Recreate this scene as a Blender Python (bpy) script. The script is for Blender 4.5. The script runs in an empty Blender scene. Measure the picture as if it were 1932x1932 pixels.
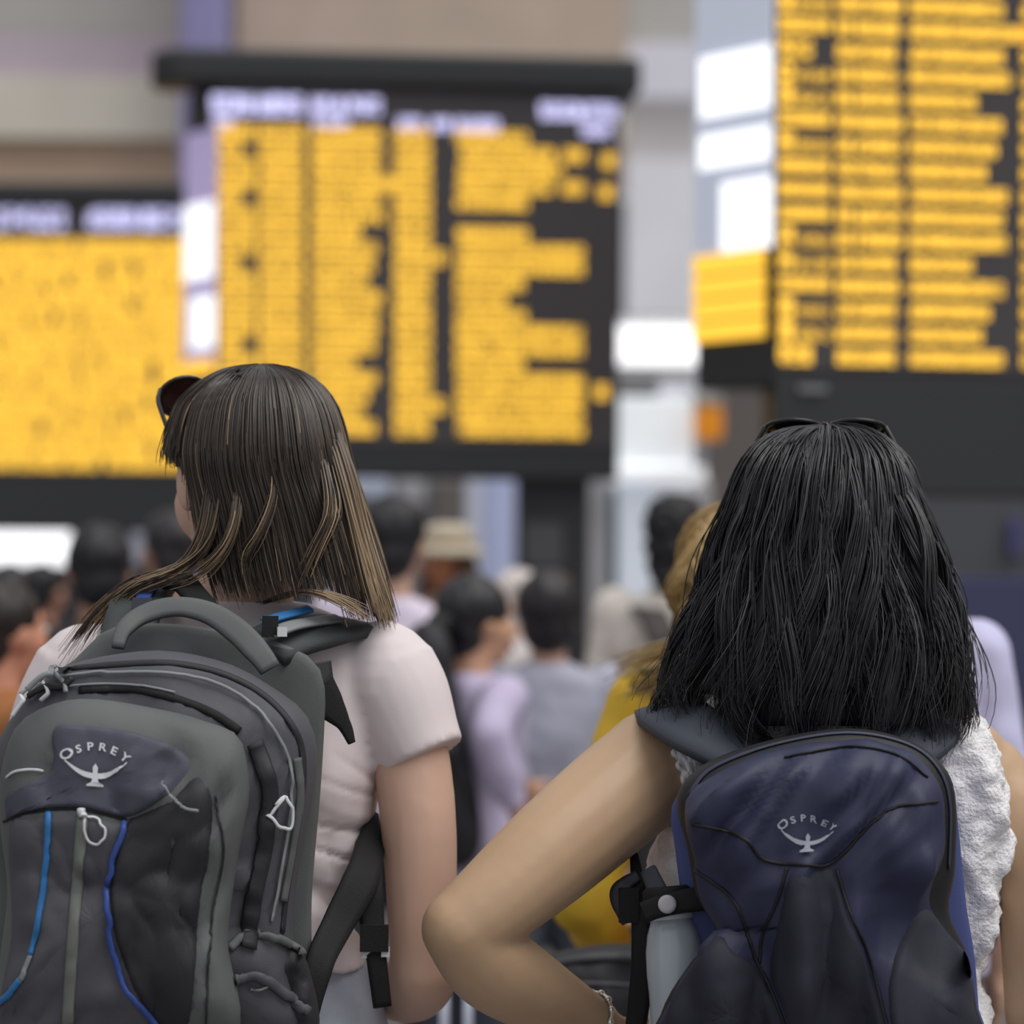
import bpy, bmesh, math, random
import numpy as np
from mathutils import Vector, Matrix, noise
from mathutils.bvhtree import BVHTree
random.seed(7)
R_ = math.radians
SC = bpy.context.scene
COL = SC.collection
# ------------------------------------------------------------------ camera
FPX = 5250.0                      # focal length in pixels of the 1932 px frame
CAM = Vector((0, 0, 1.45))
PITCH = math.atan((1095 - 966) / FPX)
ROLL = R_(0.4)
CR = Matrix.Rotation(math.pi / 2 + PITCH, 3, 'X') @ Matrix.Rotation(ROLL, 3, 'Z')
cd = bpy.data.cameras.new('camera'); cam = bpy.data.objects.new('camera', cd); COL.objects.link(cam)
cam.matrix_world = Matrix.Translation(CAM) @ CR.to_4x4()
cd.sensor_fit = 'HORIZONTAL'; cd.sensor_width = 36.0; cd.lens = 36.0 * FPX / 1932
cd.clip_start = 0.05; cd.clip_end = 200
cd.dof.use_dof = True; cd.dof.focus_distance = 2.85; cd.dof.aperture_fstop = 3.4
SC.camera = cam
# ------------------------------------------------------------------ light and exposure
SC.view_settings.view_transform = 'Standard'; SC.view_settings.look = 'None'
SC.view_settings.gamma = 1.0; SC.view_settings.use_curve_mapping = False
SC.view_settings.exposure = 0.12
SC.cycles.use_denoising = True
w = bpy.data.worlds.new('hall_daylight'); SC.world = w; w.use_nodes = True
w.node_tree.nodes['Background'].inputs[0].default_value = (0.94, 0.95, 1.0, 1)
w.node_tree.nodes['Background'].inputs[1].default_value = 0.56
sd = bpy.data.lights.new('skylight_sun', 'SUN'); sd.energy = 2.1; sd.angle = R_(50); sd.color = (1.0, 0.97, 0.93)
so = bpy.data.objects.new('skylight_sun', sd); COL.objects.link(so)
so.rotation_euler = (R_(14), R_(24), 0)   # overhead glazed roof, from the right

def P(px, py, D):
    return CAM + CR @ Vector(((px - 966) / FPX * D, -(py - 966) / FPX * D, -D))
def ray(px, py):
    return (CR @ Vector(((px - 966) / FPX, -(py - 966) / FPX, -1))).normalized()
def on_plane(px, py, p0, n):
    d = ray(px, py); return CAM + d * ((p0 - CAM).dot(n) / d.dot(n))
# ------------------------------------------------------------------ materials
MATS = {}
def mat(name, col, rough=0.6, metal=0.0, noise_amt=0.0, nscale=30, bump=0.0, bscale=200, emit=0.0, stretch=None,
        trans=0.0, spec=0.4, sub=0.0, attr=None, sheen=0.0, alpha=1.0):
    if name in MATS: return MATS[name]
    m = bpy.data.materials.new(name); m.use_nodes = True; nt = m.node_tree
    b = nt.nodes['Principled BSDF']
    b.inputs['Base Color'].default_value = (*col, 1); b.inputs['Roughness'].default_value = rough
    b.inputs['Metallic'].default_value = metal; b.inputs['Specular IOR Level'].default_value = spec
    if sub: 
        b.inputs['Subsurface Weight'].default_value = sub; b.inputs['Subsurface Radius'].default_value = (.01, .004, .002)
        b.inputs['Subsurface Scale'].default_value = 1.0
    if trans: b.inputs['Transmission Weight'].default_value = trans
    if sheen: b.inputs['Sheen Weight'].default_value = sheen
    if alpha < 1: b.inputs['Alpha'].default_value = alpha
    if emit:
        b.inputs['Emission Color'].default_value = (*col, 1); b.inputs['Emission Strength'].default_value = emit
    tc = nt.nodes.new('ShaderNodeTexCoord'); src = tc.outputs['Object']
    if stretch:
        mp = nt.nodes.new('ShaderNodeMapping'); mp.inputs['Scale'].default_value = stretch
        nt.links.new(src, mp.inputs['Vector']); src = mp.outputs['Vector']
    cur = None
    if attr:
        at = nt.nodes.new('ShaderNodeAttribute'); at.attribute_name = attr; cur = at.outputs['Color']
        nt.links.new(cur, b.inputs['Base Color'])
    if noise_amt:
        n = nt.nodes.new('ShaderNodeTexNoise'); n.inputs['Scale'].default_value = nscale; n.inputs['Detail'].default_value = 4
        nt.links.new(src, n.inputs['Vector'])
        r = nt.nodes.new('ShaderNodeMapRange'); r.inputs['From Min'].default_value = .25; r.inputs['From Max'].default_value = .75
        r.inputs['To Min'].default_value = 1 - noise_amt; r.inputs['To Max'].default_value = 1 + noise_amt
        nt.links.new(n.outputs['Fac'], r.inputs['Value'])
        h = nt.nodes.new('ShaderNodeVectorMath'); h.operation = 'SCALE'
        if cur: nt.links.new(cur, h.inputs[0])
        else: h.inputs[0].default_value = col
        nt.links.new(r.outputs['Result'], h.inputs['Scale']); nt.links.new(h.outputs['Vector'], b.inputs['Base Color'])
    if bump:
        n = nt.nodes.new('ShaderNodeTexNoise'); n.inputs['Scale'].default_value = bscale; n.inputs['Detail'].default_value = 3
        nt.links.new(src, n.inputs['Vector'])
        bp = nt.nodes.new('ShaderNodeBump'); bp.inputs['Strength'].default_value = bump; bp.inputs['Distance'].default_value = .004
        nt.links.new(n.outputs['Fac'], bp.inputs['Height']); nt.links.new(bp.outputs['Normal'], b.inputs['Normal'])
    MATS[name] = m
    return m
def srgb(r, g, b, k=1.0):
    f = lambda c: ((c / 255 + .055) / 1.055) ** 2.4 if c > 10 else c / 255 / 12.92
    return (f(r) * k, f(g) * k, f(b) * k)
# ------------------------------------------------------------------ object helpers
def link(name, me, m=None, parent=None, smooth=True):
    o = bpy.data.objects.new(name, me); COL.objects.link(o)
    if m and not me.materials: me.materials.append(m)
    if smooth and len(me.polygons): me.polygons.foreach_set('use_smooth', [True] * len(me.polygons))
    if parent:
        o.parent = parent; o.matrix_parent_inverse = Matrix.Translation(parent.location).inverted() if parent.rotation_euler.z == 0 else parent.matrix_basis.inverted()
    return o
def mesh(name, vf, m=None, parent=None, smooth=True):
    me = bpy.data.meshes.new(name); me.from_pydata([tuple(v) for v in vf[0]], [], vf[1]); me.update()
    bm = bmesh.new(); bm.from_mesh(me); bmesh.ops.recalc_face_normals(bm, faces=bm.faces); bm.to_mesh(me); bm.free()
    return link(name, me, m, parent, smooth)
def tag(o, label, cat, group=None, kind=None):
    o['label'] = label; o['category'] = cat
    if group: o['group'] = group
    if kind: o['kind'] = kind
    return o
def thing(name, label, cat, loc, group=None):
    o = bpy.data.objects.new(name, None); COL.objects.link(o); o.location = loc; o.empty_display_size = .1
    return tag(o, label, cat, group)
def struct(name, vf, m, smooth=False):
    o = mesh(name, vf, m, None, smooth); o['kind'] = 'structure'; return o
def merge(*vfs):
    V, F = [], []
    for v, f in vfs:
        k = len(V); V += list(v); F += [tuple(i + k for i in q) for q in f]
    return V, F
def box(c, s, rz=0.0):
    c = Vector(c); M = Matrix.Rotation(rz, 3, 'Z')
    v = [c + M @ Vector((x * s[0] / 2, y * s[1] / 2, z * s[2] / 2)) for x in (-1, 1) for y in (-1, 1) for z in (-1, 1)]
    return v, [(0, 1, 3, 2), (4, 6, 7, 5), (0, 4, 5, 1), (2, 3, 7, 6), (0, 2, 6, 4), (1, 5, 7, 3)]
def bevel(o, w=.01, seg=2):
    b = o.modifiers.new('bevel', 'BEVEL'); b.width = w; b.segments = seg; b.limit_method = 'ANGLE'; return o
def prism(poly, z0, z1):
    n = len(poly); v = [Vector((p[0], p[1], z0)) for p in poly] + [Vector((p[0], p[1], z1)) for p in poly]
    return v, [tuple(range(n)), tuple(range(n, 2 * n))] + [(i, (i + 1) % n, n + (i + 1) % n, n + i) for i in range(n)]
def crv(pts, n, closed=False):
    """Catmull-Rom resample of a list of tuples to n points"""
    a = np.array([tuple(p) for p in pts], float); m = len(a)
    if closed: ext = np.vstack([a[-1], a, a[0], a[1]]); seg = m
    else: ext = np.vstack([2 * a[0] - a[1], a, 2 * a[-1] - a[-2]]); seg = m - 1
    L = np.linalg.norm(np.diff(ext[1:seg + 2], axis=0), axis=1); cum = np.concatenate([[0], np.cumsum(L)])
    out = []
    for t in (np.arange(n) / n if closed else np.linspace(0, 1, n)) * cum[-1]:
        i = min(int(np.searchsorted(cum, t, 'right')) - 1, seg - 1); u = (t - cum[i]) / max(L[i], 1e-9)
        p0, p1, p2, p3 = ext[i], ext[i + 1], ext[i + 2], ext[i + 3]
        out.append(.5 * (2 * p1 + (p2 - p0) * u + (2 * p0 - 5 * p1 + 4 * p2 - p3) * u * u + (3 * p1 - p0 - 3 * p2 + p3) * u ** 3))
    return np.array(out)
def frames(pts):
    pts = [Vector(p) for p in pts]; T = []
    for i in range(len(pts)):
        a = pts[max(i - 1, 0)]; b = pts[min(i + 1, len(pts) - 1)]; T.append((b - a).normalized())
    u = T[0].orthogonal().normalized(); U = []
    for t in T:
        u = (u - t * u.dot(t))
        u = u.normalized() if u.length > 1e-6 else t.orthogonal().normalized()
        U.append(u)
    return pts, T, U
def tube(pts, rad, n=10, cap=True):
    pts, T, U = frames(pts)
    if not hasattr(rad, '__len__'): rad = [rad] * len(pts)
    V, F = [], []
    for p, t, u, r in zip(pts, T, U, rad):
        w_ = t.cross(u)
        for k in range(n):
            a = 2 * math.pi * k / n; V.append(p + (u * math.cos(a) + w_ * math.sin(a)) * r)
    for i in range(len(pts) - 1):
        for k in range(n): F.append((i * n + k, i * n + (k + 1) % n, (i + 1) * n + (k + 1) % n, (i + 1) * n + k))
    if cap: F += [tuple(range(n)), tuple(range((len(pts) - 1) * n, len(pts) * n))]
    return V, F
def limb(pts, rad, n=16, res=14, domes=True):
    """smooth tapered limb with round ends"""
    a = crv([(*p, r) for p, r in zip(pts, rad)], res)
    c = [Vector(q[:3]) for q in a]; r = [max(q[3], .002) for q in a]
    if domes:
        d0 = (c[0] - c[1]).normalized(); d1 = (c[-1] - c[-2]).normalized()
        pre = [(c[0] + d0 * r[0] * math.sin(x), r[0] * math.cos(x)) for x in (1.5, 1.1, .7, .35)]
        post = [(c[-1] + d1 * r[-1] * math.sin(x), r[-1] * math.cos(x)) for x in (.35, .7, 1.1, 1.5)]
        c = [p[0] for p in pre] + c + [p[0] for p in post]; r = [max(p[1], .001) for p in pre] + r + [max(p[1], .001) for p in post]
    return tube(c, r, n)
def ell(c, r, M=None, nu=18, nv=11):
    c = Vector(c); V, F = [], []
    for j in range(nv + 1):
        t = math.pi * (j + .001) / (nv + .002)
        for i in range(nu):
            a = 2 * math.pi * i / nu
            q = Vector((r[0] * math.sin(t) * math.cos(a), r[1] * math.sin(t) * math.sin(a), r[2] * math.cos(t)))
            V.append(c + (M @ q if M else q))
    for j in range(nv):
        for i in range(nu): F.append((j * nu + i, j * nu + (i + 1) % nu, (j + 1) * nu + (i + 1) % nu, (j + 1) * nu + i))
    F += [tuple(range(nu)), tuple(range(nv * nu, nv * nu + nu))]
    return V, F
def rings(cs, n=28, yaw=0.0, ex=2.3):
    """loft of horizontal super-ellipse rings: (x, y, z, rx, ry)"""
    V, F = [], []; M = Matrix.Rotation(yaw, 3, 'Z')
    for (x, y, z, rx, ry) in cs:
        for k in range(n):
            a = 2 * math.pi * k / n; c, s = math.cos(a), math.sin(a)
            V.append(Vector((x, y, z)) + M @ Vector((rx * math.copysign(abs(c) ** (2 / ex), c), ry * math.copysign(abs(s) ** (2 / ex), s), 0)))
    for i in range(len(cs) - 1):
        for k in range(n): F.append((i * n + k, i * n + (k + 1) % n, (i + 1) * n + (k + 1) % n, (i + 1) * n + k))
    F += [tuple(range(n)), tuple(range((len(cs) - 1) * n, len(cs) * n))]
    return V, F
def ringsm(cs, m=24, **k):
    return rings([tuple(q) for q in crv(cs, m)], **k)
TMPS = bpy.data.scenes.new('workbench')          # modifiers are evaluated here, removed at the end
def evaluate(t):
    vl = TMPS.view_layers[0]; vl.update(); dg = vl.depsgraph; return bpy.data.meshes.new_from_object(t.evaluated_get(dg), depsgraph=dg)
def fuse(name, solids, voxel, m, parent=None, it=3, disp=None):
    """union of closed solids as one continuous surface"""
    V, F = merge(*solids)
    me = bpy.data.meshes.new(name); me.from_pydata([tuple(v) for v in V], [], F); me.update()
    bm = bmesh.new(); bm.from_mesh(me); bmesh.ops.recalc_face_normals(bm, faces=bm.faces); bm.to_mesh(me); bm.free()
    t = bpy.data.objects.new('tmp', me); TMPS.collection.objects.link(t)
    r = t.modifiers.new('r', 'REMESH'); r.mode = 'VOXEL'; r.voxel_size = voxel; r.use_smooth_shade = True
    s = t.modifiers.new('s', 'SMOOTH'); s.factor = .5; s.iterations = it
    out = evaluate(t)
    bpy.data.objects.remove(t); bpy.data.meshes.remove(me)
    out.name = name; out.materials.clear()
    if disp:
        n_ = len(out.vertices); co = np.empty(n_ * 3); no = np.empty(n_ * 3)
        out.vertices.foreach_get('co', co); out.vertices.foreach_get('normal', no); co = co.reshape(-1, 3); no = no.reshape(-1, 3)
        d_ = np.array([disp(Vector(c), n) for c, n in zip(co, no)]); out.vertices.foreach_set('co', (co + no * d_[:, None]).ravel()); out.update()
    return link(name, out, m, parent)
# ================================================================== the setting
struct('floor', box((0, 15, -.05), (50.4, 44, .1)), mat('terrazzo', (.15, .14, .135), .35, noise_amt=.15, nscale=25))
def slab(x0, y0, x1, y1, D, th):
    """upright slab spanning a pixel box at depth D, th thick"""
    a = P(x0, (y0 + y1) / 2, D); b = P(x1, (y0 + y1) / 2, D); c = (x0 + x1) / 2
    zt = P(c, y0, D).z; zb = P(c, y1, D).z
    return box(((a.x + b.x) / 2, (a.y + b.y) / 2 + th / 2, (zt + zb) / 2), (abs(b.x - a.x), th, abs(zt - zb)))
def floor_slab(x0, y0, x1, D, th):
    a = P(x0, y0, D); b = P(x1, y0, D)
    return box(((a.x + b.x) / 2, a.y + th / 2, a.z / 2), (b.x - a.x, th, a.z))
DW = 36
struct('wall_left', box((-25, 17, 6), (.4, 38, 12)), mat('side_plaster', srgb(150, 147, 143), .8, noise_amt=.06, nscale=1.5))
struct('wall_far_right', box((25, 17, 6), (.4, 38, 12)), MATS['side_plaster'])
struct('wall_back', floor_slab(-3200, 345, 4600, DW, .4), mat('dark_plaster', srgb(66, 66, 70), .8, noise_amt=.08, nscale=2))
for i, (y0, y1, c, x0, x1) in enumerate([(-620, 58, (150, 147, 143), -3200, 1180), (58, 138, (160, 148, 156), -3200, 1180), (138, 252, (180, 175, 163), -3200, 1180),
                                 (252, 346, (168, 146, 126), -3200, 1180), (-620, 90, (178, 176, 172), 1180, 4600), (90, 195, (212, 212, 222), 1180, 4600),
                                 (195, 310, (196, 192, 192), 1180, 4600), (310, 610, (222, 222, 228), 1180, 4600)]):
    struct('trim_%d' % (i + 1), slab(x0, y0, x1, y1, DW - .12 * (i % 3), .3), mat('fascia_%d_%d_%d' % c, srgb(*c, 1.65 if i < 4 else 1.0), .8, noise_amt=.06, nscale=1.5, emit=0 if i < 4 else .16))  # right-hand bands glow slightly, daylight on the wall put into the material
struct('trim_9', slab(450, -600, 1185, 132, DW - .5, .3), mat('fascia_tan', srgb(166, 150, 136, 1.55), .8, noise_amt=.08, nscale=1.2))
o = mesh('column', floor_slab(345, -620, 432, DW - 1.2, .6), mat('lavender_paint', srgb(150, 146, 192), .6), None, False)
tag(o, 'tall lavender painted hall column rising behind the middle board', 'column')
bevel(o, .08)

# ---------------- illuminated and plain fittings at the far side
M_white = mat('white_panel', srgb(222, 224, 230), .5)
M_lamp = mat('tube_light', (1, 1, 1), .5, emit=1.15)
def fitting(name, label, cat, parts, loc):
    r = thing(name, label, cat, loc)
    for n_, vf, m_ in parts: bevel(mesh(n_, vf, m_, r, False), .012)
    return r
D1 = 24
def base(x, D): p = P(x, 1095, D); return (p.x, p.y, 0)
fitting('light_strip', 'long white light strip above the kiosk between the boards', 'lamp',
        [('housing', slab(1120, 690, 1500, 735, D1 + .05, .42), mat('grey_metal', srgb(165, 165, 168), .5)),
         ('diffuser', slab(1120, 618, 1500, 684, D1, .25), M_lamp)], base(1300, D1))
struct('wall_right', floor_slab(1100, 600, 1600, D1 + .5, .3), mat('pale_wall', srgb(200, 200, 204), .7))
D2 = 14
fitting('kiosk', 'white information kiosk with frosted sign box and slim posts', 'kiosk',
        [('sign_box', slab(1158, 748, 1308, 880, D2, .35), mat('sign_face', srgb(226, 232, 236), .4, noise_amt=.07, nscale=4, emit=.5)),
         ('counter_top', slab(1142, 880, 1332, 908, D2 - .06, .35), mat('shelf_white', (.9, .92, .95), .4, emit=.5)),  # plain shelf, no lamp: its brightness is added as emission
         ('post', floor_slab(1168, 905, 1232, D2, .2), mat('post_blue', srgb(226, 234, 246), .4, emit=.25)),  # unlit post; faint emission stands in for sunlight on it
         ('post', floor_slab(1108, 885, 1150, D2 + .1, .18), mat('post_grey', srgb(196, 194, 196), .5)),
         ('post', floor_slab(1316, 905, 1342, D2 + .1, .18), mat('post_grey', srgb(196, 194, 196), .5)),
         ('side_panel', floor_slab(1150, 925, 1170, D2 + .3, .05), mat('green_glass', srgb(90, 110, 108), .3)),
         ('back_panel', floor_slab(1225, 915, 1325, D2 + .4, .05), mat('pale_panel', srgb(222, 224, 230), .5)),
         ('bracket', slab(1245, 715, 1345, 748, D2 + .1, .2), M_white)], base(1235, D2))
fitting('hanging_sign', 'small orange lit sign beside the white kiosk', 'sign',
        [('case', slab(1312, 752, 1366, 768, D2 - .3, .22), mat('beige_case', srgb(170, 160, 140), .5)),
         ('face', slab(1312, 768, 1364, 828, D2 - .3, .2), mat('orange_face', srgb(214, 134, 30), .5, emit=.35)),
         ('arm', slab(1350, 690, 1360, 756, D2 - .22, 1.74), mat('arm_grey', srgb(150, 150, 150), .5))], base(1338, D2))
struct('wall_partition', floor_slab(1338, 742, 1480, D2 + 1.5, .2), mat('taupe_wall', srgb(112, 105, 102), .8))
D3 = 12.5
fitting('partition', 'dark grey partition wall with blue lower panels beside right board', 'partition',
        [('upper_panel', floor_slab(1560, 900, 2250, D3, .15), mat('charcoal_wall', srgb(84, 86, 90), .7)),
         ('lower_panel', floor_slab(1565, 1085, 2240, D3 - .05, .06), mat('blue_wall', srgb(70, 72, 104), .7)),
         ('glass_strip', slab(1908, 975, 1926, 1050, D3 - .06, .05), mat('blue_strip', srgb(84, 88, 140), .4))], base(1900, D3))
D4 = 20
fitting('shopfront', 'pale blue and grey shopfront glimpsed beneath the middle board', 'shopfront',
        [('fascia', floor_slab(600, 900, 962, D4, .2), mat('shop_wall', srgb(128, 128, 134), .6, noise_amt=.2, nscale=1.5)),
         ('sign', slab(662, 905, 735, 938, D4 - .1, .1), mat('shop_sign', srgb(196, 206, 226), .5)),
         ('sign', slab(750, 908, 800, 950, D4 - .1, .1), mat('shop_sign2', srgb(176, 176, 180), .5)),
         ('door', slab(818, 908, 876, 1100, D4 - .08, .1), mat('shop_door', srgb(112, 106, 102), .6))], base(780, D4))
fitting('banner_stand', 'tall light blue banner stand with white edge pole', 'banner',
        [('pole', floor_slab(879, 874, 911, 17.8, .12), mat('pole_white', srgb(216, 220, 238), .4)),
         ('banner', floor_slab(913, 903, 972, 18, .1), mat('banner_blue', srgb(196, 206, 240), .5, noise_amt=.12, nscale=2, stretch=(6, 1, 1)))], base(925, 17.9))
fitting('light_box', 'bright white light panel under the left board', 'lamp',
        [('post', floor_slab(-60, 1070, -30, 20.12, .08), mat('frame_black', srgb(44, 44, 48), .5)), ('frame', slab(-90, 990, 140, 1072, 20.1, .25), mat('frame_black', srgb(44, 44, 48), .5)),
         ('diffuser', slab(-85, 1003, 131, 1066, 20.04, .1), mat('panel_light', (.97, .98, 1), .5, emit=1.0))], base(20, 20.1))
fitting('poster_case', 'small pale blue poster case near the brown haired woman', 'poster',
        [('post', floor_slab(262, 1070, 276, 19.12, .08), mat('frame_black', srgb(44, 44, 48), .5)), ('frame', slab(236, 998, 304, 1075, 19.1, .15), mat('frame_black', srgb(44, 44, 48), .5)),
         ('sheet', slab(246, 1006, 296, 1066, 19.05, .08), mat('sheet_blue', srgb(178, 182, 198), .5))], base(270, 19.1))

# ================================================================== departure boards
M_cab = mat('board_black', srgb(50, 52, 54), .45)
M_cap = mat('board_cap', srgb(50, 52, 54), .5)
M_scr = mat('board_screen', srgb(74, 70, 72), .3)
M_led = mat('amber_led', (.94, .53, .05), .5, emit=0.94)
M_hdr = mat('header_led', (.62, .60, .95), .5, emit=1.0)
M_sidew = mat('side_white_screen', (.95, .97, 1.0), .4, emit=.95)
M_sidel = mat('side_lavender_screen', srgb(186, 172, 214), .4, emit=.35)
M_sidew2 = mat('side_grey_screen', srgb(196, 202, 218), .4, emit=.35)
class Board:
    def __init__(s, label, xl, xr, yt, yb, D, yaw, side_px, cap_px, yfl, ysc):
        s.n = Vector((math.sin(yaw), -math.cos(yaw), 0)); s.t = Vector((math.cos(yaw), math.sin(yaw), 0))
        s.p0 = P((xl + xr) / 2, 1095, D); xm = (xl + xr) / 2
        a = s.hit(xl, 800); b = s.hit(xr, 800); s.zt = s.hit(xm, yt).z; s.zb = s.hit(xm, yb).z
        s.a, s.b = a, b
        sd_ = (-s.t * .5 - s.n * .866); sd2 = (s.t * .5 - s.n * .866)
        sl = side_px / FPX * D / .5
        s.sn = Vector((-.866, 0, 0)); s.side_dir = sd_; s.side_len = sl
        s.root = thing('departure_board', label, 'departure board', ((a.x + b.x) / 2, (a.y + b.y) / 2 - s.n.y * .2, 0))
        bl = a + sd_ * sl; br = b + (-s.n * .9 - s.t * .3) * sl
        s.bl = bl
        poly = [a, b, br, bl]
        o = mesh('cabinet', prism([(p.x, p.y) for p in poly], s.hit(xm, yfl).z, s.zt), M_cab, s.root, False); bevel(o, .012)
        low = [a, b, b - s.n * .16, a - s.n * .16]
        o = mesh('lower_skirt', prism([(p.x, p.y) for p in low], s.zb, s.hit(xm, yfl).z + .02), M_cab, s.root, False); bevel(o, .012)
        # overhanging cap
        cl = s.hit(cap_px[0], yt); cr_ = s.hit(cap_px[1], yt); zc = s.hit(xm, cap_px[2]).z
        o_ = s.n * .06
        poly = [cl + o_ + s.t * .10, cr_ + o_, cr_ - s.n * (sl + .12), cl - s.n * (sl * .7), cl - s.n * .05]
        o = mesh('cap', prism([(p.x, p.y) for p in poly], s.zt - .005, zc), M_cap, s.root, False); bevel(o, .03, 3)
        # front screen
        s.quad('screen', xl + 4, xr - 3, yt + 4, ysc, M_scr, .012)
        # pedestal
        c = (a + b) / 2 - s.n * (sl * .45)
        s.ped = c
    def hit(s, x, y, off=0.0): return on_plane(x, y, s.p0 + s.n * off, s.n)
    def quad(s, name, x0, x1, y0, y1, m, th):
        xm = (x0 + x1) / 2; u0 = (s.hit(x0, 800) - s.p0).dot(s.t); u1 = (s.hit(x1, 800) - s.p0).dot(s.t)
        z0 = s.hit(xm, y1).z; z1 = s.hit(xm, y0).z
        c = s.p0 + s.t * (u0 + u1) / 2; c.z = (z0 + z1) / 2
        return mesh(name, box(c, (u1 - u0, th, z1 - z0), math.atan2(s.t.y, s.t.x)), m, s.root, False)
    def glyphs(s, name, segs, y, h, m, fill=.66, xref=None):
        """one line of dot matrix characters: segs are pixel spans, y the centre, h the height in pixels"""
        for (x0, x1) in segs:
            V, F = [], []
            u0 = (s.hit(x0, y) - s.p0).dot(s.t); u1 = (s.hit(x1, y) - s.p0).dot(s.t)
            z = s.hit(xref or x0, y).z; hz = h / FPX * (s.p0 - CAM).length
            cw = hz * .62; nc = max(1, round((u1 - u0) / cw)); cw = (u1 - u0) / nc
            for c in range(nc):
                k = 4
                for i in range(k):
                    for j in range(6):
                        edge = (i in (0, k - 1)) or j in (0, 5)
                        if random.random() > fill + (.12 if edge else -.08): continue
                        uu = u0 + cw * (c + .06 + .88 * i / k); du = cw * .88 / k
                        zz = z - hz / 2 + hz * j / 6; dz = hz / 6
                        q = s.p0 + s.n * .014; b_ = len(V)
                        for (au, az) in ((uu, zz), (uu + du, zz), (uu + du, zz + dz), (uu, zz + dz)):
                            p = q + s.t * au; p.z = az; V.append(p)
                        F.append((b_, b_ + 1, b_ + 2, b_ + 3))
            if F: mesh(name, (V, F), m, s.root, False)
    def side(s, name, f0, f1, y0, y1, m, off=.006, slant=0.0):
        """panel on the angled left flank; f 0 = front edge, 1 = rear edge"""
        A = s.a + s.side_dir * s.side_len * f0; B = s.a + s.side_dir * s.side_len * f1
        nn = Vector((s.side_dir.y, -s.side_dir.x, 0));
        if nn.dot(CAM - A) < 0: nn = -nn
        xm = None
        def zat(y, f): 
            base = s.hit_x; return s.hit(base, y).z
        z0 = zat(y1, 0); z1 = zat(y0, 0); c = (A + B) / 2 + nn * off; c.z = (z0 + z1) / 2
        return mesh(name, box(c, ((B - A).length, .012, z1 - z0), math.atan2(s.side_dir.y, s.side_dir.x)), m, s.root, False)

# ---- middle board
bc = Board('departure board with ragged amber columns under overhanging dark cap, above the brown haired woman', 410, 1168, 168, 902, 12.0, R_(5), 66, (283, 1208, 102), 722, 838)
bc.hit_x = 410
ys = [258 + 30.6 * k for k in range(19)]
e3 = [718, 718, 716, 746, 718, 724, 680, 711, 706, 693, 721, 713, 713, 708, 672, 711, 695, 685, 708]
c5 = [[(860, 995)], [(868, 1045), (1062, 1103)], [(865, 1060)], [(862, 1040), (1060, 1103)], [(860, 995)], [], [(862, 995)], [(862, 1100)], [(862, 1100)],
      [(860, 988)], [(860, 955)], [(860, 992)], [(860, 1098)], [(860, 1098)], [(860, 988)], [(862, 1100)], [(862, 1100)], [(862, 1100)], [(864, 1100)]]
for k, y in enumerate(ys):
    seg = [(412, 455 if k in (1, 4, 8, 13) else 482), (489, 572), (587, e3[k]), (744, 812)] + c5[k]
    bc.glyphs('led_text_line', seg, y, 24, M_led, .76, 790)
for (x, y) in ((1148, 304), (1143, 364), (828, 487), (826, 766), (1134, 740)): bc.glyphs('led_character', [(x - 12, x + 12)], y, 26, M_led, .85, x)
for (x0, x1, y, h) in ((398, 480, 198, 36), (484, 570, 199, 36), (586, 650, 200, 30), (656, 718, 201, 30), (402, 440, 229, 16), (590, 658, 230, 18),
                       (750, 798, 234, 22), (814, 850, 236, 22), (860, 940, 237, 22), (1018, 1100, 210, 30), (1103, 1165, 211, 28), (1096, 1152, 245, 24)):
    bc.glyphs('header_word', [(x0, x1)], y, h, M_hdr, .72, (x0 + x1) / 2)
bc.side('flank_screen', .05, .97, 238, 690, M_sidel)
bc.side('flank_poster', .10, .92, 378, 522, M_sidew, .014)
bc.side('flank_poster', .05, .72, 556, 654, M_sidew, .014)
bc.side('flank_text', .05, .9, 676, 706, M_led, .014)
mesh('pedestal', floor_slab(974, 888, 1112, 12.15, .3), M_cab, bc.root, False)
bc_s = mesh('pedestal_screen', slab(990, 986, 1062, 1068, 12.13, .03), mat('dim_screen', srgb(84, 84, 88), .4), bc.root, False)
# ---- right board
br = Board('departure board with wide spaced amber rows beside the dark haired woman', 1462, 2420, -420, 938, 8.2, R_(9), 110, (1330, 2520, -500), 735, 706)
br.hit_x = 1462
R1 = 'bftBBfBfffBBfBBt'; E3 = [1890, 1960, 1890, 1902, 1840, 1888, 1878, 1858, 1898, 1890, 1896, 1832, 1890, 1865, 1850, 1890]
for k in range(-8, 16):
    y = 3 + 44.4 * k
    c = R1[k % 16]
    if c in 'f': br.glyphs('led_text_line', [(1466, 1563)], y, 24, M_led, .86, 1500)
    elif c in 'bB':
        br.glyphs('led_text_line', [(1466, 1496)], y, 38, M_led, .8, 1500); br.glyphs('led_text_line', [(1500, 1564)], y + 7, 20, M_led, .5, 1500)
    else: br.glyphs('led_text_line', [(1466, 1530)], y, 34, M_led, .7, 1500)
    g = random.choice((0, 5)); 
    br.glyphs('led_text_line', [(1576, 1606), (1606 + g, 1700 - random.choice((0, 6, 12))), (1714, E3[k % 16]), (1926, 1990), (2010, 2090), (2110, 2230)], y + 3, 27, M_led, .78, 1500)
br.side('flank_screen', .02, .98, -330, 466, M_sidew2)
br.side('flank_poster', .04, .90, 84, 200, M_sidew, .014)
br.side('flank_poster', .04, .90, 236, 300, M_sidew, .014)
br.side('flank_poster', .02, .62, 332, 464, M_sidew, .014)
for k in range(4): br.side('flank_text', .10, .97, 468 + 43 * k, 505 + 43 * k, M_led, .014)
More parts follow.
